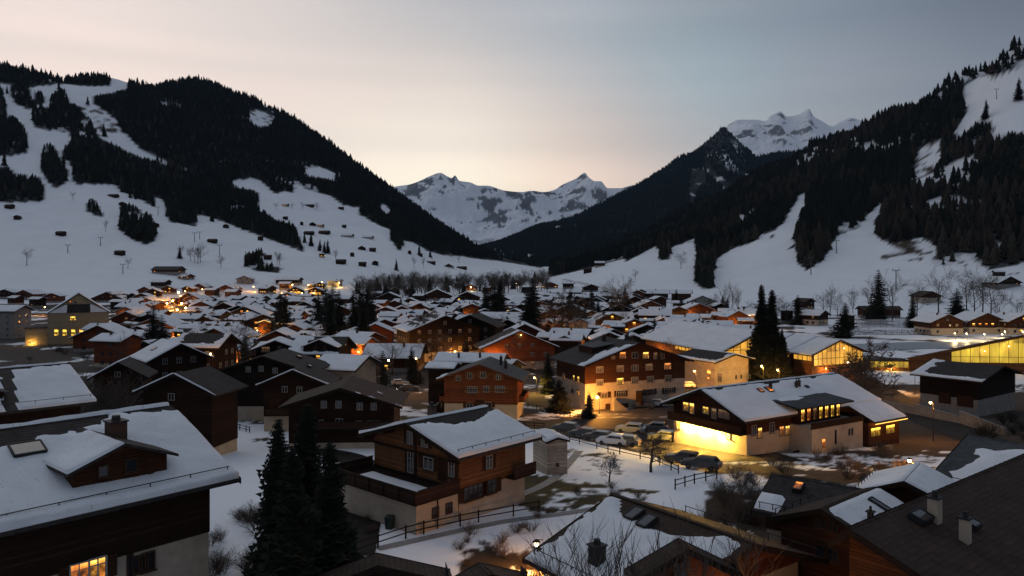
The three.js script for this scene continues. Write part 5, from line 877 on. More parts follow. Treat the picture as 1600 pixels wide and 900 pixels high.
// ------------------------------------------------------------------ small houses further off: [u, v, width px, across?, lit]
const FAR = [[225, 448, 26, 0, 0], [238, 451, 24, 0, 1], [261, 446, 22, 0, 1], [291, 447, 20, 0, 1], [310, 443, 24, 0, 0], [352, 445, 30, 0, 0], [250, 437, 28, 1, 0], [330, 450, 22, 1, 0], [362, 452, 24, 1, 0], [275, 463, 20, 1, 1], [300, 460, 22, 0, 1], [330, 463, 24, 0, 0], [352, 466, 24, 1, 0], [398, 462, 22, 0, 0], [404, 471, 24, 1, 0], [206, 458, 20, 0, 0], [214, 466, 26, 1, 0], [185, 468, 26, 1, 0], [244, 466, 22, 0, 1], [446, 440, 20, 1, 0], [448, 457, 20, 0, 1], [478, 459, 22, 1, 1], [513, 462, 20, 0, 0], [540, 462, 24, 1, 0], [560, 470, 24, 0, 0], [588, 470, 24, 1, 0], [625, 467, 24, 1, 0], [628, 478, 26, 0, 0], [652, 471, 26, 1, 0], [660, 484, 24, 0, 0], [640, 492, 22, 1, 1], [706, 478, 24, 1, 0], [722, 480, 24, 0, 0], [757, 476, 26, 1, 0], [758, 483, 20, 0, 0], [793, 480, 24, 0, 1], [803, 491, 24, 0, 1], [826, 487, 24, 1, 0], [845, 470, 24, 0, 0], [860, 478, 22, 1, 0], [880, 482, 24, 0, 0], [934, 472, 26, 1, 0], [925, 485, 22, 0, 0], [965, 468, 26, 1, 0], [975, 459, 20, 0, 0], [985, 476, 22, 1, 0], [1033, 463, 24, 0, 0], [1062, 470, 24, 1, 0], [1127, 474, 24, 0, 0], [1135, 482, 26, 1, 0], [1070, 500, 26, 0, 1], [1165, 497, 26, 1, 1], [1010, 498, 22, 1, 0], [965, 507, 24, 1, 0], [930, 509, 22, 1, 0], [1325, 489, 22, 1, 0], [1230, 482, 22, 1, 0], [700, 437, 14, 0, 0], [717, 440, 16, 1, 0], [760, 447, 16, 1, 0], [825, 446, 18, 1, 0], [655, 459, 20, 1, 0], [618, 449, 16, 0, 0], [590, 455, 18, 1, 0], [20, 462, 24, 1, 0], [56, 464, 24, 1, 0], [80, 458, 26, 0, 0], [560, 488, 24, 1, 0], [612, 489, 30, 1, 1], [448, 488, 24, 1, 0], [462, 494, 24, 1, 0], [836, 513, 24, 0, 1], [720, 505, 22, 1, 0]];
for (const [u, v, w, x, lit] of FAR) {
  const r = hash(u * 7, v), wall = ['dark', 'brown', 'black', 'dark', 'red'][Math.floor(hash(u, v * 3) * 5)];
  const label = lit ? (x ? 'far village house with its snowy roof slope to the viewer and glowing windows' : 'far village gable with glowing windows under a snowy roof') : (x ? 'far village house with its snowy roof slope to the viewer, unlit' : 'far village gable under a snowy roof, unlit');
  house({ name: 'village_house', label, group: lit ? (x ? 'lit far houses seen from the side' : 'lit far gables') : (x ? 'unlit far houses seen from the side' : 'unlit far gables'), A: [x ? u + w / 2 : u, v], H: 6.6 + 1.6 * r, z0: 150, yaw: x ? 72 + 24 * (r - 0.5) : 26 * (r - 0.5), wpx: x ? w * 0.72 : w, lpx: w, pitch: 20 + 6 * hash(v, u), base: 1.2, basem: r < 0.5 ? 'plaster' : 'plasterGrey', wall, snow: r < 0.16 ? [WORN(u), WORN(v)] : [FULL, FULL], far: true, cell: 1.8, auto: { faces: x ? ['l'] : ['f'], lit: lit ? 0.75 : 0, sx: 3.4, w: 1.3, skip: 0.3 } });
}
// the rest of the dense village, filling the gaps between the houses above
{
  const r = mulberry(2024); let n = 0, tries = 0;
  while (n < 190 && tries++ < 12000) {
    const z = lerp(215, 610, Math.pow(r(), 0.8)), u = lerp(z < 300 ? 150 : 190, z > 430 ? 1000 : 1190, r()), W = 10.5 + 7 * r(), x = r() < 0.5, q = ray(u, 420, z);
    if (u > 560 && u < 850 && z > 520) continue; if (u < 560 && z > 560) continue;
    if (houses.some(h => Math.hypot(h.C.x - q.x, h.C.z - q.z) < Math.max(h.w, h.L / 2) + W * 0.5)) continue;
    if (u > 240 && u < 300 && z > 270 && z < 520) continue;
    n++; const H = 6.6 + 3.4 * r(), gy = height(q.x, q.z), v = HZ - F * (gy + H - EY) / z, wall = ['dark', 'brown', 'black', 'dark', 'brown', 'red'][Math.floor(r() * 6)], lit = r() < 0.42;
    const label = lit ? (x ? 'far village house with its snowy roof slope to the viewer and glowing windows' : 'far village gable with glowing windows under a snowy roof') : (x ? 'far village house with its snowy roof slope to the viewer, unlit' : 'far village gable under a snowy roof, unlit');
    house({ name: 'village_house', label, group: lit ? (x ? 'lit far houses seen from the side' : 'lit far gables') : (x ? 'unlit far houses seen from the side' : 'unlit far gables'), A: [u + (x ? W * 0.5 * F / z : 0), v], z, yaw: x ? 74 + 26 * (r() - 0.5) : 34 * (r() - 0.5), W: x ? W * 0.85 : W * 1.1, L: W, pitch: 20 + 6 * r(), balcony: !x && r() < 0.6 ? [['f', 2.7, -W * 0.4, W * 0.4, 0.9, 0.9]] : [], extra(g, D) { if (x && hash(n, 5) < 0.4) dormer(g, { side: -1, s: 0.35 + 0.3 * hash(n, 6), t0: 0.18, t1: 0.66, W: 3 + 1.5 * hash(n, 2), wallM: M.dark, roofM: M.tile, snowL: FULL, snowR: FULL, wins: [[0, 0.5, 0.8, 0.7, hash(n, 9) < 0.2 ? 'L' : '']] }, D); }, base: 1.3, basem: r() < 0.5 ? 'plaster' : 'plasterGrey', wall, roof: r() < 0.5 ? 'tile' : 'tileBrown', snow: r() < 0.22 ? [WORN(n), WORN(n + 4)] : [FULL, FULL], far: true, cell: 1.8, auto: { faces: x ? ['l'] : ['f'], lit: lit ? 0.6 : 0, sx: 3.2, w: 1.2, skip: 0.35 }, chim: r() < 0.6 ? [[0.3 + 0.4 * r(), -1, 0.2, 0.8, 0.6]] : [] });
  }
  console.log('filled', n, 'houses', houseNo);
}
// ------------------------------------------------------------------ huts and farms on the white slopes: [u, v, width px, across?, lit, bare]
const HUTS = [[13, 319, 16, 1, 0, 1], [25, 336, 11, 0, 0, 1], [93, 361, 17, 1, 0, 1], [185, 391, 18, 1, 0, 1], [175, 303, 18, 1, 0, 1], [190, 315, 12, 0, 0, 1], [243, 348, 9, 0, 0, 1], [330, 373, 17, 1, 0, 1], [352, 350, 10, 0, 0, 1], [445, 318, 12, 1, 1, 0], [482, 319, 16, 1, 0, 1], [532, 323, 10, 1, 0, 1], [471, 346, 6, 0, 0, 1], [488, 347, 12, 0, 0, 1], [500, 350, 12, 1, 1, 0], [537, 351, 8, 1, 0, 1], [505, 360, 20, 1, 0, 1], [481, 361, 18, 1, 0, 1], [541, 365, 22, 1, 0, 0], [573, 368, 20, 1, 0, 0], [565, 384, 14, 0, 0, 1], [581, 387, 12, 1, 0, 1], [550, 394, 8, 0, 0, 1], [565, 409, 14, 1, 0, 1], [586, 407, 12, 0, 0, 1], [531, 405, 18, 1, 0, 1], [502, 395, 10, 1, 1, 0], [640, 391, 7, 0, 0, 1], [657, 396, 7, 1, 0, 1], [700, 394, 14, 0, 0, 0], [672, 408, 16, 1, 0, 1], [701, 412, 20, 0, 0, 0], [720, 416, 18, 1, 0, 1], [406, 369, 10, 1, 0, 1], [417, 398, 14, 1, 0, 1], [445, 338, 9, 1, 0, 1], [917, 418, 16, 1, 0, 1], [936, 408, 20, 1, 0, 0], [1560, 422, 20, 1, 0, 0]];
for (const [u, v, w, x, lit, bare] of HUTS) {
  const label = lit ? 'lonely hillside farmhouse with a lit window on the snow meadow' : bare ? (x ? 'dark bare-roofed hay hut lying across the snow slope' : 'dark bare-roofed hay hut with its gable to the valley') : 'hillside farmhouse with a snowy roof on the white meadow';
  house({ name: lit || !bare ? 'farmhouse' : 'hay_hut', cat: lit || !bare ? 'farmhouse' : 'hut', label, group: lit ? 'lit farmhouses on the slopes' : bare ? (x ? 'hay huts across the slopes' : 'hay huts facing the valley') : 'snowy farmhouses on the slopes', A: [x ? u + w / 2 : u, v], H: 6.2, z0: 500, yaw: x ? 80 : 6, wpx: x ? w * 0.55 : w * 0.9, lpx: w * 0.85, pitch: 28, base: lit || !bare ? 1.2 : 0, wall: 'dark', roof: 'tileBrown', snow: bare ? [NONE, NONE] : [FULL, FULL], far: true, cell: 2.2, auto: lit || !bare ? { faces: ['f', 'l'], lit: lit ? 0.6 : 0, sx: 3, w: 1.2, skip: 0.3 } : null, ohF: 0.6 });
}

// ------------------------------------------------------------------ lamps of the village
[[933, 620, 5, 230, 'o', 'orange street lamp by the steps of the apartment chalet', null, { z: 142, s: 1.5 }],
 [838, 850, 3.4, 34, 'o', 'small path lamp burning beside the sapling-screened roof', null, { z: 51.5, s: 0.8 }],
 [1421, 720, 5, 80, 'o', 'orange street lamp in the shrubs below the wall', null, { z: 82, s: 1.1 }],
 [1454, 629, 5, 36, 'o', 'street lamp on the walled road by the black chalet', null, { z: 108 }],
 [1427, 582, 5, 70, 'o', 'street lamp in front of the tennis hall annex', null, { z: 172 }],
 [1325, 566, 4, 40, 'w', 'white lamp at the glazed hall entrance', null, { z: 184 }],
 [588, 533, 4.5, 120, 'o', 'lamp inside the glowing orange shrub', null, {}],
 [329, 553, 3.5, 45, 'o', 'lamp behind the glowing ball shrub', null, { z: 158 }],
 [607, 563, 4, 12, 'w', 'greenish white lamp at the road crossing', null, { z: 160 }],
 [619, 609, 3, 14, 'w', 'pale lamp behind the parked car', null, { z: 128 }],
 [650, 560, 4, 60, 'o', 'lamp over the car park entrance', null, { z: 172 }],
 [835, 590, 4, 80, 'y', 'lamp under the rust barn porch', null, { z: 172 }],
 [1085, 580, 5, 110, 'o', 'lamp on the forecourt between the chalet and the service building', null, { z: 178 }],
 [1190, 572, 5, 120, 'y', 'lamp lighting the yellow service wall', null, { z: 177 }],
 [1215, 578, 4, 70, 'o', 'lamp at the foot of the twin fir', null, { z: 182 }],
 [70, 480, 5, 160, 'o', 'bright alley lamp behind the guest house', null, {}],
 [196, 492, 5, 80, 'w', 'bare globe lamp in front of the tan house', null, {}],
 [172, 498, 4, 50, 'w', 'small globe lamp beside the guest house', null, {}],
 [962, 481, 5, 170, 'w', 'very bright forecourt lamp in the middle of the village', null, {}],
 [930, 496, 4, 50, 'w', 'white globe lamp by the low snowy roof', null, {}],
 [1171, 491, 6, 90, 'w', 'white lamp on the meadow edge beside the twin fir', null, {}],
 [1160, 506, 4, 130, 'o', 'orange lamp of the yard behind the sports hall', null, {}],
 [1022, 508, 4, 80, 'o', 'orange lamp at the brown gable door', null, {}],
 [880, 525, 4, 130, 'o', 'floodlight lamp below the amber washed gable', null, {}],
 [860, 518, 4, 70, 'o', 'lamp at the scooped snow chalet front', null, {}],
 [613, 495, 4, 170, 'y', 'floodlight lamp on the amber facade', null, {}],
 [668, 489, 5, 70, 'y', 'lamp at the edge of the long diagonal roof', null, {}]].forEach(a => streetLamp(...a.slice(0, 6), a[6] ?? undefined, a[7]));
[[279, 457], [277, 484], [290, 481], [261, 474], [255, 478], [252, 492], [263, 487], [282, 463], [295, 467], [270, 470], [284, 474]].forEach(([u, v]) => streetLamp(u, v, 5, 330, 'o', 'orange lamp in the blazing main street', 'main street lamps', { s: 2.0 }));
[[316, 452], [289, 455], [396, 448], [426, 447], [419, 464], [440, 458]].forEach(([u, v]) => streetLamp(u, v, 5, 130, 'o', 'orange lamp among the houses at the slope foot', 'slope foot lamps', {}));
[[358, 495], [364, 495], [380, 494], [376, 499], [405, 494], [344, 498], [340, 486]].forEach(([u, v]) => streetLamp(u, v, 3.5, 32, 'w', 'white lamp along the gabled inn and shops', 'inn lamps', {}));
[[457, 445], [482, 444], [503, 441], [472, 458], [490, 458], [530, 439]].forEach(([u, v]) => streetLamp(u, v, 5, 100, 'y', 'yellow lamp around the lit terrace houses', 'terrace house lamps', {}));
[[745, 483], [780, 513], [830, 521], [905, 528], [945, 516], [1000, 518], [1032, 513], [1062, 509], [1110, 506], [1140, 506], [560, 541], [422, 521], [402, 516], [345, 513], [300, 501], [216, 506], [240, 471], [332, 471], [470, 471], [500, 472], [640, 500], [590, 495], [720, 497], [870, 504], [975, 500], [1085, 496]].forEach(([u, v]) => streetLamp(u, v, 3.6, 95, 'o', 'added orange lamp at a random spot between the village roofs', 'village lane lamps', {}));
{ const r = mulberry(808); for (let k = 0; k < 60; k++) { const z = lerp(225, 520, r()), u = lerp(200, 1180, r()), p = ray(u, 420, z); streetLamp(u, HZ - F * (height(p.x, p.z) + 3.4 - EY) / z, 3.4, 90 + 90 * r(), 'o', 'added orange lamp at a random spot between the village roofs', 'village lane lamps', { z, s: 0.9 }); } }  // extra lamps at random spots, added for more orange glow
[[1492, 521], [1510, 521], [1538, 522], [1570, 518], [1566, 522], [1598, 518]].forEach(([u, v]) => streetLamp(u, v, 3.2, 70, 'w', 'bright white lamp in the row before the arcade lodges', 'arcade lamp row', {}));
[[843, 442], [807, 443], [736, 449], [820, 494], [785, 479], [868, 492]].forEach(([u, v]) => streetLamp(u, v, 4, 24, 'w', 'small lamp scattered between the far houses', 'scattered far lamps', {}));

scene.fog = new THREE.FogExp2(new THREE.Color().setRGB(0.26, 0.42, 0.66), 0.000015);
// ------------------------------------------------------------------ roads, laid as strips over the ground
M.asphalt = std([0.055, 0.05, 0.047], { map: roughMap, roughness: 0.8 });
M.path = std([0.34, 0.33, 0.32], { map: plasterMap, bumpMap: snowBump, bumpScale: 0.15 });
M.ice = std([0.33, 0.36, 0.39], { map: snowMap, roughness: 0.45 });
function strip(name, label, pts, wid, mat, lift = 0.07) {
  const P = pts.map(([u, v]) => ground(u, v, 0, 25)), c = new THREE.CatmullRomCurve3(P), n = Math.max(8, Math.round(c.getLength() / 1.2));
  structure(name, gridGeo(6, n, (i, j) => { const t = j / n, p = c.getPoint(t), d = c.getTangent(t), W = Array.isArray(wid) ? lerp(wid[0], wid[1], t) : wid, o = (i / 6 - 0.5) * W, x = p.x - d.z * o / Math.hypot(d.x, d.z), z = p.z + d.x * o / Math.hypot(d.x, d.z); return [x, height(x, z) + lift, z, x, z]; }), mat, label);
}
strip('road', 'asphalt lane and parking yard in front of the apartment chalet', [[700, 668], [820, 664], [900, 664], [980, 662], [1040, 668], [1100, 700], [1150, 722]], [11, 17], M.asphalt);
strip('road', 'asphalt drive passing the terrace chalet', [[470, 700], [545, 715], [572, 742], [560, 800], [540, 870]], 4.2, M.asphalt, 0.075);
strip('road', 'lane crossing by the flat snowy roof', [[560, 640], [640, 600], [690, 583], [760, 570], [860, 585]], 6, M.asphalt, 0.08);
strip('road', 'lamp-lit road along the wall', [[1300, 575], [1360, 600], [1440, 650], [1540, 690]], 7, M.asphalt, 0.085);
strip('road', 'lane behind the service building', [[1060, 615], [1110, 600], [1180, 598], [1300, 580]], 8, M.asphalt, 0.06);
strip('road', 'main street between the far shops', [[262, 520], [270, 500], [280, 488], [284, 475]], 8, M.asphalt, 0.09);
strip('ice_rink', 'flat grey ice rink beyond the hedge', [[1310, 545], [1400, 541], [1500, 538], [1600, 536]], 22, M.ice, 0.14);
// retaining wall along the lamp-lit road
function wall(label, pts, h, th, mat) {
  const P = pts.map(([u, v]) => ground(u, v, 0, 25)), t = thing('retaining_wall', label, 'wall');
  for (let i = 0; i < P.length - 1; i++) { const a = P[i], b = P[i + 1], L = a.distanceTo(b), m = mesh('wall_section', box(L, h + 1, th, 0, h / 2 - 0.5, 0), mat, t); m.position.set((a.x + b.x) / 2, height((a.x + b.x) / 2, (a.z + b.z) / 2), (a.z + b.z) / 2); m.rotation.y = Math.atan2(-(b.z - a.z), b.x - a.x); const c = mesh('coping', box(L, 0.12, th + 0.14, 0, h + 0.05, 0), M.concrete, t); c.position.copy(m.position); c.rotation.copy(m.rotation); }
}
wall('long pale retaining wall glowing orange beside the road', [[1378, 640], [1430, 648], [1500, 662], [1570, 680]], 1.6, 0.35, M.concrete);
wall('low rendered wall at the parking yard edge', [[1060, 600], [1090, 606], [1120, 612]], 1.0, 0.3, M.concrete);

strip('footpath', 'trodden path through the garden snow to the shed', [[700, 800], [800, 778], [860, 752], [885, 728], [905, 705]], 1.1, M.path, 0.05);
strip('footpath', 'trodden path along the garden fence', [[590, 858], [680, 838], [790, 815], [900, 800], [1000, 780]], 0.9, M.path, 0.055);
// ------------------------------------------------------------------ fences
function fence(label, pts, step = 2.6, h = 1.0, z0 = 25) {
  const P = pts.map(([u, v]) => ground(u, v, 0, z0)), c = new THREE.CatmullRomCurve3(P, false, 'catmullrom', 0.1), n = Math.max(2, Math.round(c.getLength() / step)), t = thing('rail_fence', label, 'fence');
  const at = i => { const p = c.getPoint(i / n); p.y = height(p.x, p.z); return p; };
  for (let i = 0; i <= n; i++) { const p = at(i), m = mesh('post', box(0.12, h + 0.35, 0.12, 0, h / 2 - 0.1, 0), M.trimDark, t); m.position.copy(p); if (i < n) for (const f of [0.45, 0.92]) { const q = at(i + 1); mesh('rail', bar([p.x, p.y + h * f, p.z], [q.x, q.y + h * f, q.z], 0.05), M.trimDark, t); } }
}
fence('dark two-rail fence below the terrace chalet', [[556, 868], [640, 840], [740, 818], [842, 800]], 2.4, 1.0);
fence('two-rail fence climbing from the garden towards the cars', [[1055, 765], [1085, 756], [1120, 748]], 2.2, 1.0);
fence('rail fence along the snowy bank beside the apartment chalet', [[800, 630], [840, 640], [880, 650], [910, 656]], 2.6, 0.9);
fence('short rail fence by the garden snow mound', [[795, 662], [820, 668], [850, 670]], 2.2, 0.9);
fence('rail fence edging the parking row', [[890, 690], [950, 706], [1020, 722], [1060, 740]], 3, 0.9);
fence('rail fence beside the dark chalets', [[330, 660], [360, 668], [390, 676]], 2.2, 0.9);
// high net fence of the rink
{
  const t = thing('net_fence', 'tall pale net fence around the rink', 'fence'); const A = ground(1338, 513, 0, 100), B = ground(1470, 512, 0, 100), n = 14; M.net = new THREE.MeshStandardMaterial({ color: lin(0.5, 0.52, 0.55), roughness: 0.9, transparent: true, opacity: 0.35, side: THREE.DoubleSide });
  for (let i = 0; i <= n; i++) { const p = A.clone().lerp(B, i / n); p.y = height(p.x, p.z); mesh('post', cyl(0.07, 0.06, 4.6, 6, p.x, p.y, p.z), M.metal, t); if (i < n) { const q = A.clone().lerp(B, (i + 1) / n); mesh('net_panel', box(p.distanceTo(q) - 0.2, 4.2, 0.02), M.net, t).position.set((p.x + q.x) / 2, p.y + 2.3, (p.z + q.z) / 2); } }
}

// ------------------------------------------------------------------ cars
function carBody(pts, wd, inset) { const g = new THREE.ExtrudeGeometry(new THREE.Shape(pts.map(p => new THREE.Vector2(...p))), { depth: wd - 0.16, bevelEnabled: true, bevelThickness: 0.08, bevelSize: 0.07, bevelSegments: 2 }); g.translate(0, 0, -(wd - 0.16) / 2); return boxUV(g); }
const CARG = { body: carBody([[-2.1, 0.38], [-2.12, 0.85], [-1.9, 0.98], [-0.95, 1.0], [1.05, 0.98], [1.95, 0.82], [2.12, 0.62], [2.1, 0.36]], 1.72), cabin: carBody([[-1.85, 0.98], [-1.5, 1.42], [0.25, 1.44], [1.0, 0.98]], 1.5), glassS: merge([-1, 1].map(s => extrude([[-1.5, 1.04], [-1.3, 1.36], [0.2, 1.38], [0.75, 1.04]], 0.03, s * 0.76 - 0.015))), glassF: tris([0.36, 1.4, -0.62, 1.08, 1.02, -0.66, 1.08, 1.02, 0.66, 0.36, 1.4, -0.62, 1.08, 1.02, 0.66, 0.36, 1.4, 0.62, -1.62, 1.4, 0.62, -1.94, 1.04, 0.66, -1.94, 1.04, -0.66, -1.62, 1.4, 0.62, -1.94, 1.04, -0.66, -1.62, 1.4, -0.62]), wheel: (() => { const g = new THREE.TorusGeometry(0.24, 0.1, 6, 14); return boxUV(g); })(), rim: (() => { const g = new THREE.CylinderGeometry(0.2, 0.2, 0.12, 12); g.rotateX(Math.PI / 2); return boxUV(g); })(), lampG: box(0.06, 0.14, 0.32), snow: gridGeo(10, 6, (i, j) => { const e = i && j && i < 10 && j < 6; return [lerp(-1.6, 0.35, i / 10), 1.5 + (e ? 0.1 + 0.02 * hash(i, j) : -0.03), lerp(-0.72, 0.72, j / 6)]; }) };
M.tyre = std([0.015, 0.015, 0.016]); M.lamp = std([0.5, 0.5, 0.5], { roughness: 0.2 }); M.tail = std([0.25, 0.01, 0.01], { roughness: 0.3 });
const PAINT = { black: [0.012, 0.012, 0.014], silver: [0.38, 0.39, 0.41], white: [0.6, 0.6, 0.6], grey: [0.09, 0.095, 0.1], blue: [0.02, 0.035, 0.08], red: [0.2, 0.012, 0.012] };
const PM = {}; for (const k in PAINT) PM[k] = new THREE.MeshPhysicalMaterial({ color: lin(...PAINT[k]), roughness: 0.4, clearcoat: 0.8, clearcoatRoughness: 0.15, metalness: k === 'silver' ? 0.4 : 0 });
function car(u, v, yaw, paint, label, group, snow, scale = 1) {
  const p = ground(u, v, 0.7, 40), t = thing('parked_car', label, 'car', group); t.position.set(p.x, height(p.x, p.z) + 0.09, p.z); t.rotation.y = yaw * Math.PI / 180; t.scale.setScalar(scale);
  mesh('body', CARG.body, PM[paint], t); mesh('cabin', CARG.cabin, PM[paint], t); mesh('side_glass', CARG.glassS, M.glass, t); mesh('windscreen', CARG.glassF, M.glass, t);
  for (const x of [-1.3, 1.3]) for (const z of [-0.82, 0.82]) { const w = mesh('wheel', CARG.wheel, M.tyre, t); w.position.set(x, 0.34, z); mesh('rim', CARG.rim, M.metal, w); }
  for (const z of [-0.6, 0.6]) { mesh('headlight', CARG.lampG, M.lamp, t).position.set(2.16, 0.72, z); mesh('tail_light', CARG.lampG, M.tail, t).position.set(-2.18, 0.8, z); }
  if (snow && snow > 1) mesh('roof_snow', CARG.snow, M.snow, t);
}
car(985, 670, 160, 'silver', 'silver estate car parked alone in the yard, facing the lamp', null, 1, 1.05);
car(957, 688, 155, 'white', 'pale snow-topped car in the lower parking row', null, 2);
car(976, 689, 155, 'grey', 'grey car squeezed beside the pale car', null, 1);
[[885, 668], [912, 677], [935, 682]].forEach(([u, v]) => car(u, v, 150, 'black', 'black car in the lower row towards the lamp', 'black cars near the lamp', 0));
[[1068, 716], [1096, 724]].forEach(([u, v]) => car(u, v, 150, 'black', 'black car in the row below the floodlit front', 'black cars below the hall', 0));
[[1022, 668], [1035, 682]].forEach(([u, v]) => car(u, v, 165, 'grey', 'dark grey car beside the hall corner', 'grey cars at the hall corner', 1));
car(1022, 630, 170, 'white', 'white car at the apartment chalet porch', null, 0);
car(1006, 632, 170, 'blue', 'dark blue car at the apartment chalet porch', null, 1);
car(1072, 602, 175, 'white', 'white car on the forecourt behind the apartment chalet', null, 0);
car(625, 598, 10, 'silver', 'silver car at the road crossing', null, 1);
car(640, 606, 10, 'blue', 'dark blue car at the road crossing', null, 0);
[[650, 572], [668, 570], [690, 569], [640, 571]].forEach(([u, v]) => car(u, v, 20, 'grey', 'car parked before the blackish apartment chalet', 'cars by the blackish apartment chalet', 0));
car(1334, 584, 200, 'red', 'red car stopping near the glazed hall', null, 0);
// recycling bin in the terrace garden
{ const p = ground(609, 826, 0, 30), t = thing('waste_bin', 'dark green waste bin standing in the snow below the terrace', 'bin'); t.position.set(p.x, height(p.x, p.z), p.z); M.bin = std([0.02, 0.035, 0.03], { roughness: 0.5 }); mesh('body', (() => { const g = new THREE.CylinderGeometry(0.46, 0.38, 0.95, 4); g.rotateY(0.5); g.translate(0, 0.5, 0); return boxUV(g); })(), M.bin, t); mesh('lid', (() => { const g = new THREE.CylinderGeometry(0.4, 0.5, 0.1, 4); g.rotateY(0.5); g.translate(0, 1.02, 0); return boxUV(g); })(), M.bin, t); }
// picnic table in the yard between the dark chalets
{ const p = ground(348, 663, 0, 50), t = thing('picnic_table', 'dark picnic table in the snowy yard between the chalets', 'table'); t.position.set(p.x, height(p.x, p.z), p.z); mesh('table_top', box(2, 0.07, 0.9, 0, 0.76, 0), M.trimDark, t); for (const z of [-0.8, 0.8]) mesh('bench', box(2, 0.06, 0.3, 0, 0.46, z), M.trimDark, t); for (const x of [-0.8, 0.8]) mesh('leg', merge([box(0.1, 0.76, 0.1, x, 0.38, -0.3), box(0.1, 0.76, 0.1, x, 0.38, 0.3), box(0.09, 0.09, 1.8, x, 0.42, 0)]), M.trimDark, t); }

// ------------------------------------------------------------------ chairlift pylons on the slopes
function pylon(u, v, h, label, group) { const p = ground(u, v, 0, 500), t = thing('lift_pylon', label, 'pylon', group); t.position.set(p.x, height(p.x, p.z), p.z); mesh('mast', cyl(0.45, 0.3, h, 8), M.metal, t); mesh('cross_arm', box(5.5, 0.4, 0.5, 0, h - 0.3, 0), M.metal, t); for (const x of [-2.5, 2.5]) mesh('sheave', box(0.4, 0.5, 1.8, x, h + 0.1, 0), M.metal, t); }
[[157, 384, 10], [304, 378, 12], [343, 398, 12], [312, 374, 10], [192, 428, 10], [106, 395, 9], [247, 336, 12]].forEach(([u, v, h]) => pylon(u, v, h, 'lift pylon on the open ski slope', 'ski slope pylons'));
pylon(1307, 396, 13, 'lift pylon standing beside the larch clump'); pylon(1267, 429, 16, 'lift pylon at the foot of the larch clump'); pylon(1400, 452, 15, 'lift pylon rising behind the tall fir'); pylon(1557, 155, 14, 'lift pylon high in the upper clearing');

// ------------------------------------------------------------------ trees: [u of trunk, v of top, v of foot or depth, kind]
function byFoot(kind, u, v, h, label, group, o) { return plantTree(kind, ground(u, v, 0, 300), h, label, group, o); }
function byTop(kind, u, vTop, z, label, group, o) { const q = ray(u, vTop, z), h = q.y - height(q.x, q.z); return plantTree(kind, q, Math.max(h, 1.2), label, group, o); }
[[436, 646, 44, 1.0], [480, 622, 46, 1.0], [516, 682, 43, 1.0], [456, 690, 40, 1.0]].forEach(([u, v, z, w]) => byTop('firNear', u, v, z, 'dense dark fir in the clump beside the drive', 'fir clump by the drive', { wide: w }));
byTop('fir', 598, 545, 138, 'slender fir with wiry branches beside the road crossing', null, { wide: 0.8 });
byTop('firNear', 1190, 441, 192, 'tall dark fir with the higher of the twin tops', null, { wide: 0.8 }); byTop('firNear', 1206, 449, 190, 'tall dark fir with the lower of the twin tops', null, { wide: 0.9 }); byTop('firNear', 1222, 512, 187, 'lower spreading fir at the skirt of the twin tops', null, { wide: 1.1 });
[[562, 436, 330], [573, 440, 325], [552, 452, 310], [581, 456, 300], [566, 462, 280]].forEach(([u, v, z]) => byTop('fir', u, v, z, 'tall black fir in the cluster in mid village', 'mid village fir cluster', { wide: 1.15 }));
[[509, 440, 360], [519, 442, 350], [498, 455, 330], [530, 452, 320], [515, 462, 300]].forEach(([u, v, z]) => byTop('fir', u, v, z, 'black fir beside the lit terrace houses', 'firs by the terrace houses', { wide: 1.25 }));
[[438, 450, 330], [446, 458, 320]].forEach(([u, v, z]) => byTop('fir', u, v, z, 'dark roadside fir by the amber lit chalets', 'roadside firs', { wide: 1.1 }));
byTop('fir', 240, 476, 255, 'big dark fir next to the blazing street', null, { wide: 1.5 }); byTop('fir', 253, 490, 240, 'second dark fir below the blazing street', null, { wide: 1.5 });
byTop('fir', 833, 432, 330, 'single tall fir standing over the mid village roofs', null, { wide: 1.2 }); byTop('fir', 826, 452, 300, 'dark fir leaning on the single tall fir', null, { wide: 1.5 });
byTop('fir', 781, 436, 400, 'pointed fir on top of the black gable', null, { wide: 1.2 }); byTop('fir', 759, 440, 420, 'small pointed fir near the red field chalet', null, { wide: 1.1 }); byTop('fir', 773, 445, 390, 'bushy fir beside the black gable', null, { wide: 1.4 });
byTop('fir', 891, 448, 380, 'dark fir in front of the wide dark gable', null, { wide: 1.0 }); byTop('fir', 925, 446, 400, 'slim dark fir at the round shouldered house', null, { wide: 1.0 }); byTop('fir', 977, 447, 420, 'dark fir at the foot of the striped meadow', null, { wide: 1.3 });
byTop('fir', 1373, 419, 400, 'tall fir beside the rink net', null, { wide: 1.15 }); byTop('fir', 1426, 458, 380, 'small fir on the bank by the white walls', null, { wide: 1 }); byTop('fir', 1495, 449, 390, 'broad round fir behind the lodges', null, { wide: 1.7 }); byTop('fir', 1246, 460, 400, 'ragged pine beside the dark gable', null, { wide: 1.5 }); byTop('fir', 1321, 471, 330, 'round dark fir beside the white based chalet', null, { wide: 1.7 });
byFoot('fir', 1541, 186, 27, 'single fir in the upper clearing', null, { wide: 1.0 }); byFoot('fir', 1592, 156, 30, 'big fir at the upper clearing edge', null, { wide: 1.0 });
[[281, 404, 16], [619, 422, 15], [384, 416, 18], [404, 412, 20], [395, 414, 17], [476, 379, 16], [486, 384, 20], [500, 392, 17], [507, 396, 18], [512, 396, 20], [330, 345, 14], [655, 399, 18], [672, 402, 16], [11, 146, 17], [137, 163, 18], [162, 213, 26], [190, 300, 15], [203, 309, 15], [212, 311, 14], [240, 322, 17], [332, 346, 16], [380, 358, 15]].forEach(([u, v, h]) => byFoot('fir', u, v, h, 'lone fir on the white slope', 'lone slope firs', {}));
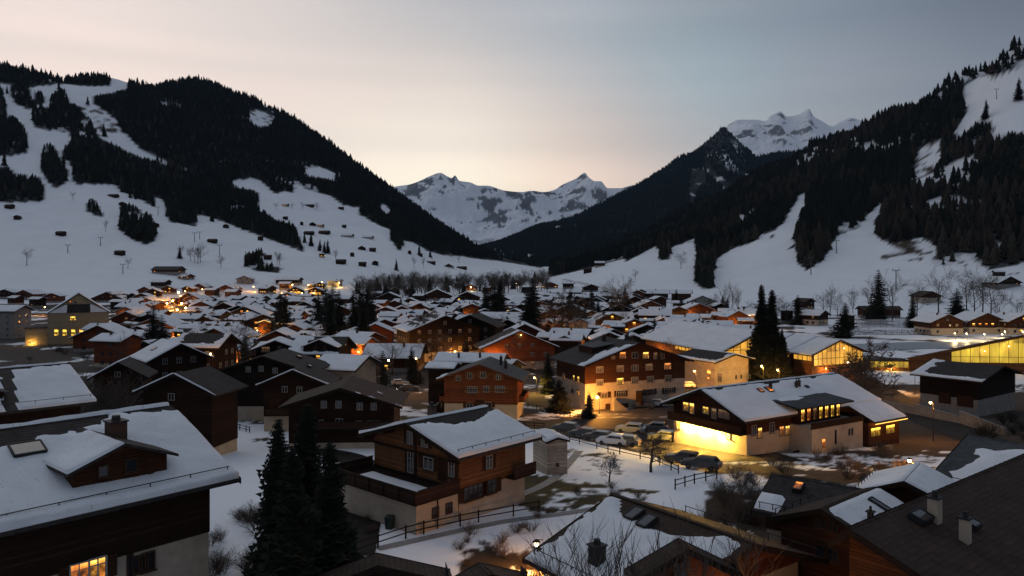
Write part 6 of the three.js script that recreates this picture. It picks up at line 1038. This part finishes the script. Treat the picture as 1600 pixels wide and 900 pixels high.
[[165, 362, 13], [42, 415, 17], [200, 420, 11], [345, 418, 14], [304, 410, 18], [313, 410, 20], [298, 408, 15], [309, 412, 16], [437, 414, 15], [433, 414, 14], [114, 313, 12], [431, 326, 11], [457, 327, 10], [472, 328, 13], [495, 328, 14], [525, 408, 13], [647, 419, 14], [662, 419, 13], [717, 411, 13], [283, 405, 14]].forEach(([u, v, h]) => byFoot('bare', u, v, h, 'bare tree standing on the white slope', 'bare slope trees', { wide: 1.2 }));
[[1120, 458, 470], [1132, 452, 465], [1143, 447, 460], [1152, 455, 455], [1110, 464, 460], [1136, 462, 440]].forEach(([u, v, z]) => byTop('bare', u, v, z, 'bare poplar in the row beside the tall brown house', 'poplar row', { wide: 0.8 }));
[[1222, 468, 420], [1229, 465, 410], [1213, 470, 420], [1286, 455, 460], [1297, 452, 460], [1308, 458, 450], [1332, 456, 450], [1394, 432, 420], [1361, 440, 420], [1433, 444, 430], [1467, 424, 450], [1510, 428, 440], [1535, 425, 450], [1548, 430, 450], [1563, 462, 380], [1590, 462, 380], [1522, 430, 450]].forEach(([u, v, z]) => byTop('bare', u, v, z, 'grey bare tree around the rink and the bank', 'bare trees by the rink', {}));
[[965, 440, 420], [957, 446, 410], [974, 450, 400]].forEach(([u, v, z]) => byTop('bare', u, v, z, 'bare tree beside the bright forecourt lamp', 'forecourt bare trees', { wide: 1.3 }));
[[878, 454, 330], [868, 462, 320], [905, 462, 330]].forEach(([u, v, z]) => byTop('fine', u, v, z, 'broad bare tree among the dark mid village roofs', 'broad bare village trees', { wide: 1.2 }));
byFoot('bare', 1064, 420, 20, 'bare tree on the earth bank of the striped meadow', null, { wide: 1 }); byFoot('bare', 993, 438, 12, 'crooked bare tree low on the striped meadow', null, {}); byFoot('bare', 985, 446, 9, 'small bare tree low on the striped meadow', null, {});
byTop('fine', 952, 703, 78, 'small bare fruit tree in the garden grass', null, { wide: 1.05 }); byTop('fine', 1017, 668, 84, 'taller bare fruit tree beside the parking row', null, { wide: 1.1 });
byTop('fine', 1355, 525, 128, 'bare tree in front of the glazed hall', null, { wide: 0.9 }); byTop('fine', 1345, 560, 120, 'second bare tree at the lamp-lit road', null, { wide: 0.9 });
byTop('bare', 373, 500, 185, 'bare tree in front of the two dim cream windows', null, { wide: 1.2 });
[[90, 538, 125], [112, 540, 120], [135, 545, 115], [150, 552, 118], [165, 556, 120]].forEach(([u, v, z]) => byTop('shrub', u, v, z, 'spreading bare bush behind the half melted roof', 'bare bushes by the half melted roof', { wide: 1.3, cat: 'bush' }));
// lamp-lit shrubs
[[562, 527, 205], [572, 535, 200], [582, 542, 198]].forEach(([u, v, z]) => byTop('shrub', u, v, z, 'shrub glowing orange below the red brown gable', 'glowing shrubs', { wide: 1.2, cat: 'bush' }));
[[330, 541, 150], [340, 548, 150]].forEach(([u, v, z]) => byTop('shrub', u, v, z, 'shrub lit orange below the worn roof chalet', 'lit shrubs below the worn roof', { wide: 1.2, cat: 'bush' }));
byTop('fir', 921, 612, 136, 'dark conical shrub at the orange lamp steps', null, { wide: 1.6, cat: 'bush' }); byTop('fir', 873, 590, 145, 'round dark evergreen beside the apartment chalet', null, { wide: 2.2, cat: 'bush' });
// saplings in front of the near roof and brush on the bank
[[965, 775, 36], [1048, 758, 38], [1000, 830, 35], [884, 820, 40], [908, 812, 38], [1018, 810, 36], [1100, 800, 37], [860, 845, 37], [930, 850, 35], [1075, 850, 34], [990, 868, 34], [1120, 850, 36], [845, 860, 38], [880, 862, 35], [1160, 790, 40], [1178, 810, 40]].forEach(([u, v, z]) => byTop('sapling', u, v, z, 'thin bare sapling before the snowy roof with two roof windows', 'saplings before the near roof', { wide: 1.1 }));
{
  const r = mulberry(99), brush = (n, poly, lab, grp, h0, h1, mat) => { let u0 = 1e9, u1 = -1e9, v0 = 1e9, v1 = -1e9; for (const [a, b] of poly) { u0 = Math.min(u0, a); u1 = Math.max(u1, a); v0 = Math.min(v0, b); v1 = Math.max(v1, b); } let k = 0; while (k < n) { const u = lerp(u0, u1, r()), v = lerp(v0, v1, r()); if (!inPoly(poly, u, v)) continue; k++; plantTree('shrub', ground(u, v, 0, 25), lerp(h0, h1, r()), lab, grp, { wide: 1.1 + 0.5 * r(), cat: 'bush', mat }); } };
  brush(26, [[1120, 745], [1230, 715], [1240, 790], [1200, 850], [1110, 830]], 'dark bare brush on the bank below the hall', 'brush on the hall bank', 1.8, 3.2);
  brush(16, [[1250, 720], [1400, 700], [1440, 740], [1390, 760], [1280, 745]], 'bare brush around the lower street lamp', 'brush by the lower street lamp', 1.2, 2.4);
  brush(14, [[700, 840], [860, 800], [840, 890], [720, 895]], 'dry stems on the snowy bank below the fence', 'dry stems below the fence', 0.7, 1.7);
  brush(10, [[560, 800], [600, 785], [580, 840]], 'low dry bush at the corner of the terrace', 'dry bushes by the terrace', 0.6, 1.1);
  brush(14, [[280, 860], [400, 800], [420, 890], [300, 920]], 'bare bush below the broad snowy chalet', 'bushes below the broad chalet', 1.4, 2.8);
  brush(10, [[880, 770], [960, 760], [1050, 790], [900, 800]], 'low scrub along the garden edge', 'garden edge scrub', 0.7, 1.4);
  brush(10, [[1500, 660], [1610, 650], [1610, 700], [1510, 690]], 'dense dark bush below the black chalet', 'dense bushes below the black chalet', 2.2, 3.4, M.needle);
  brush(14, [[30, 545], [200, 540], [210, 575], [120, 575], [40, 565]], 'tangled bare bush on the yard bank below the guest house', 'bushes below the guest house', 2, 3.6);
  brush(8, [[1240, 705], [1330, 690], [1330, 715], [1260, 720]], 'thin bushes on the snow under the white wing', 'thin bushes under the white wing', 1, 2);
}
// dark clipped hedge by the rink
{ const a = ground(1292, 523, 0, 100), b = ground(1448, 523, 0, 100), r = mulberry(4), pos = []; for (let k = 0; k < 5200; k++) { const t = r(), x = lerp(a.x, b.x, t) + (r() - 0.5) * 1.3, z = lerp(a.z, b.z, t) + (r() - 0.5) * 1.3, y = height(x, z) + r() * 2.3, s = 0.18 + 0.2 * r(), q = r() * 6.3; pos.push(x, y, z, x + Math.cos(q) * s, y + s * (r() - 0.3), z + Math.sin(q) * s, x - Math.sin(q) * s, y + s * (r() - 0.4), z + Math.cos(q) * s); } tag(mesh('hedge', tris(pos), M.needle, scene), 'long dark clipped hedge in front of the rink', 'hedge'); }
// garden trees between the village houses
{
  const r = mulberry(321); let n = 0, tries = 0;
  while (n < 75 && tries++ < 3000) {
    const z = lerp(170, 560, r()), u = lerp(190, 1190, r()), q = ray(u, 420, z), k = r();
    if (houses.some(h => Math.hypot(h.C.x - q.x, h.C.z - q.z) < Math.max(h.w, h.L / 2) + 1.5)) continue;
    if (u > 240 && u < 300) continue; n++;
    if (k < 0.3) plantTree('fir', q, 7 + 8 * r(), 'dark garden fir between the village houses', 'village garden firs', { wide: 1.3 }); else plantTree('bare', q, 6 + 6 * r(), 'brown bare garden tree between the village houses', 'village garden bare trees', { wide: 1.3 });
  }
}
// river wood behind the village: a belt of bare trees with some firs
{
  const r = mulberry(123), bare = [], fir = [];
  for (let k = 0; k < 300; k++) { const u = lerp(555, 860, r()), z = lerp(620, 820, r()) + (u - 640) * 0.5, p = ray(u, 440, z), y = height(p.x, p.z); const t = [p.x, y - 0.3, p.z, 8 + 9 * r(), r() * 6.28, 1.0 + 0.6 * r()]; (r() < 0.12 ? fir : bare).push(t); }
  forest('belt of bare trees along the river behind the village', bare, M.twig, [merge([BARE[0].trunk, BARE[0].crown]), merge([BARE[1].trunk, BARE[1].crown])]);
  forest('scattered firs in the river wood behind the village', fir, M.needle);
  const knoll = []; for (let k = 0; k < 160; k++) { const u = lerp(1088, 1190, r()), v = lerp(400, 446, r()); if (wooded(u, v)) { const p = ground(u, v, 0, 400); knoll.push([p.x, p.y - 0.2, p.z, 7 + 8 * r(), r() * 6.28, 1]); } }
  forest('bare brown trees on the dark knoll above the poplars', knoll, M.twig, [merge([BARE[2].trunk, BARE[2].crown])]);
}
renderer.render(scene, camera);
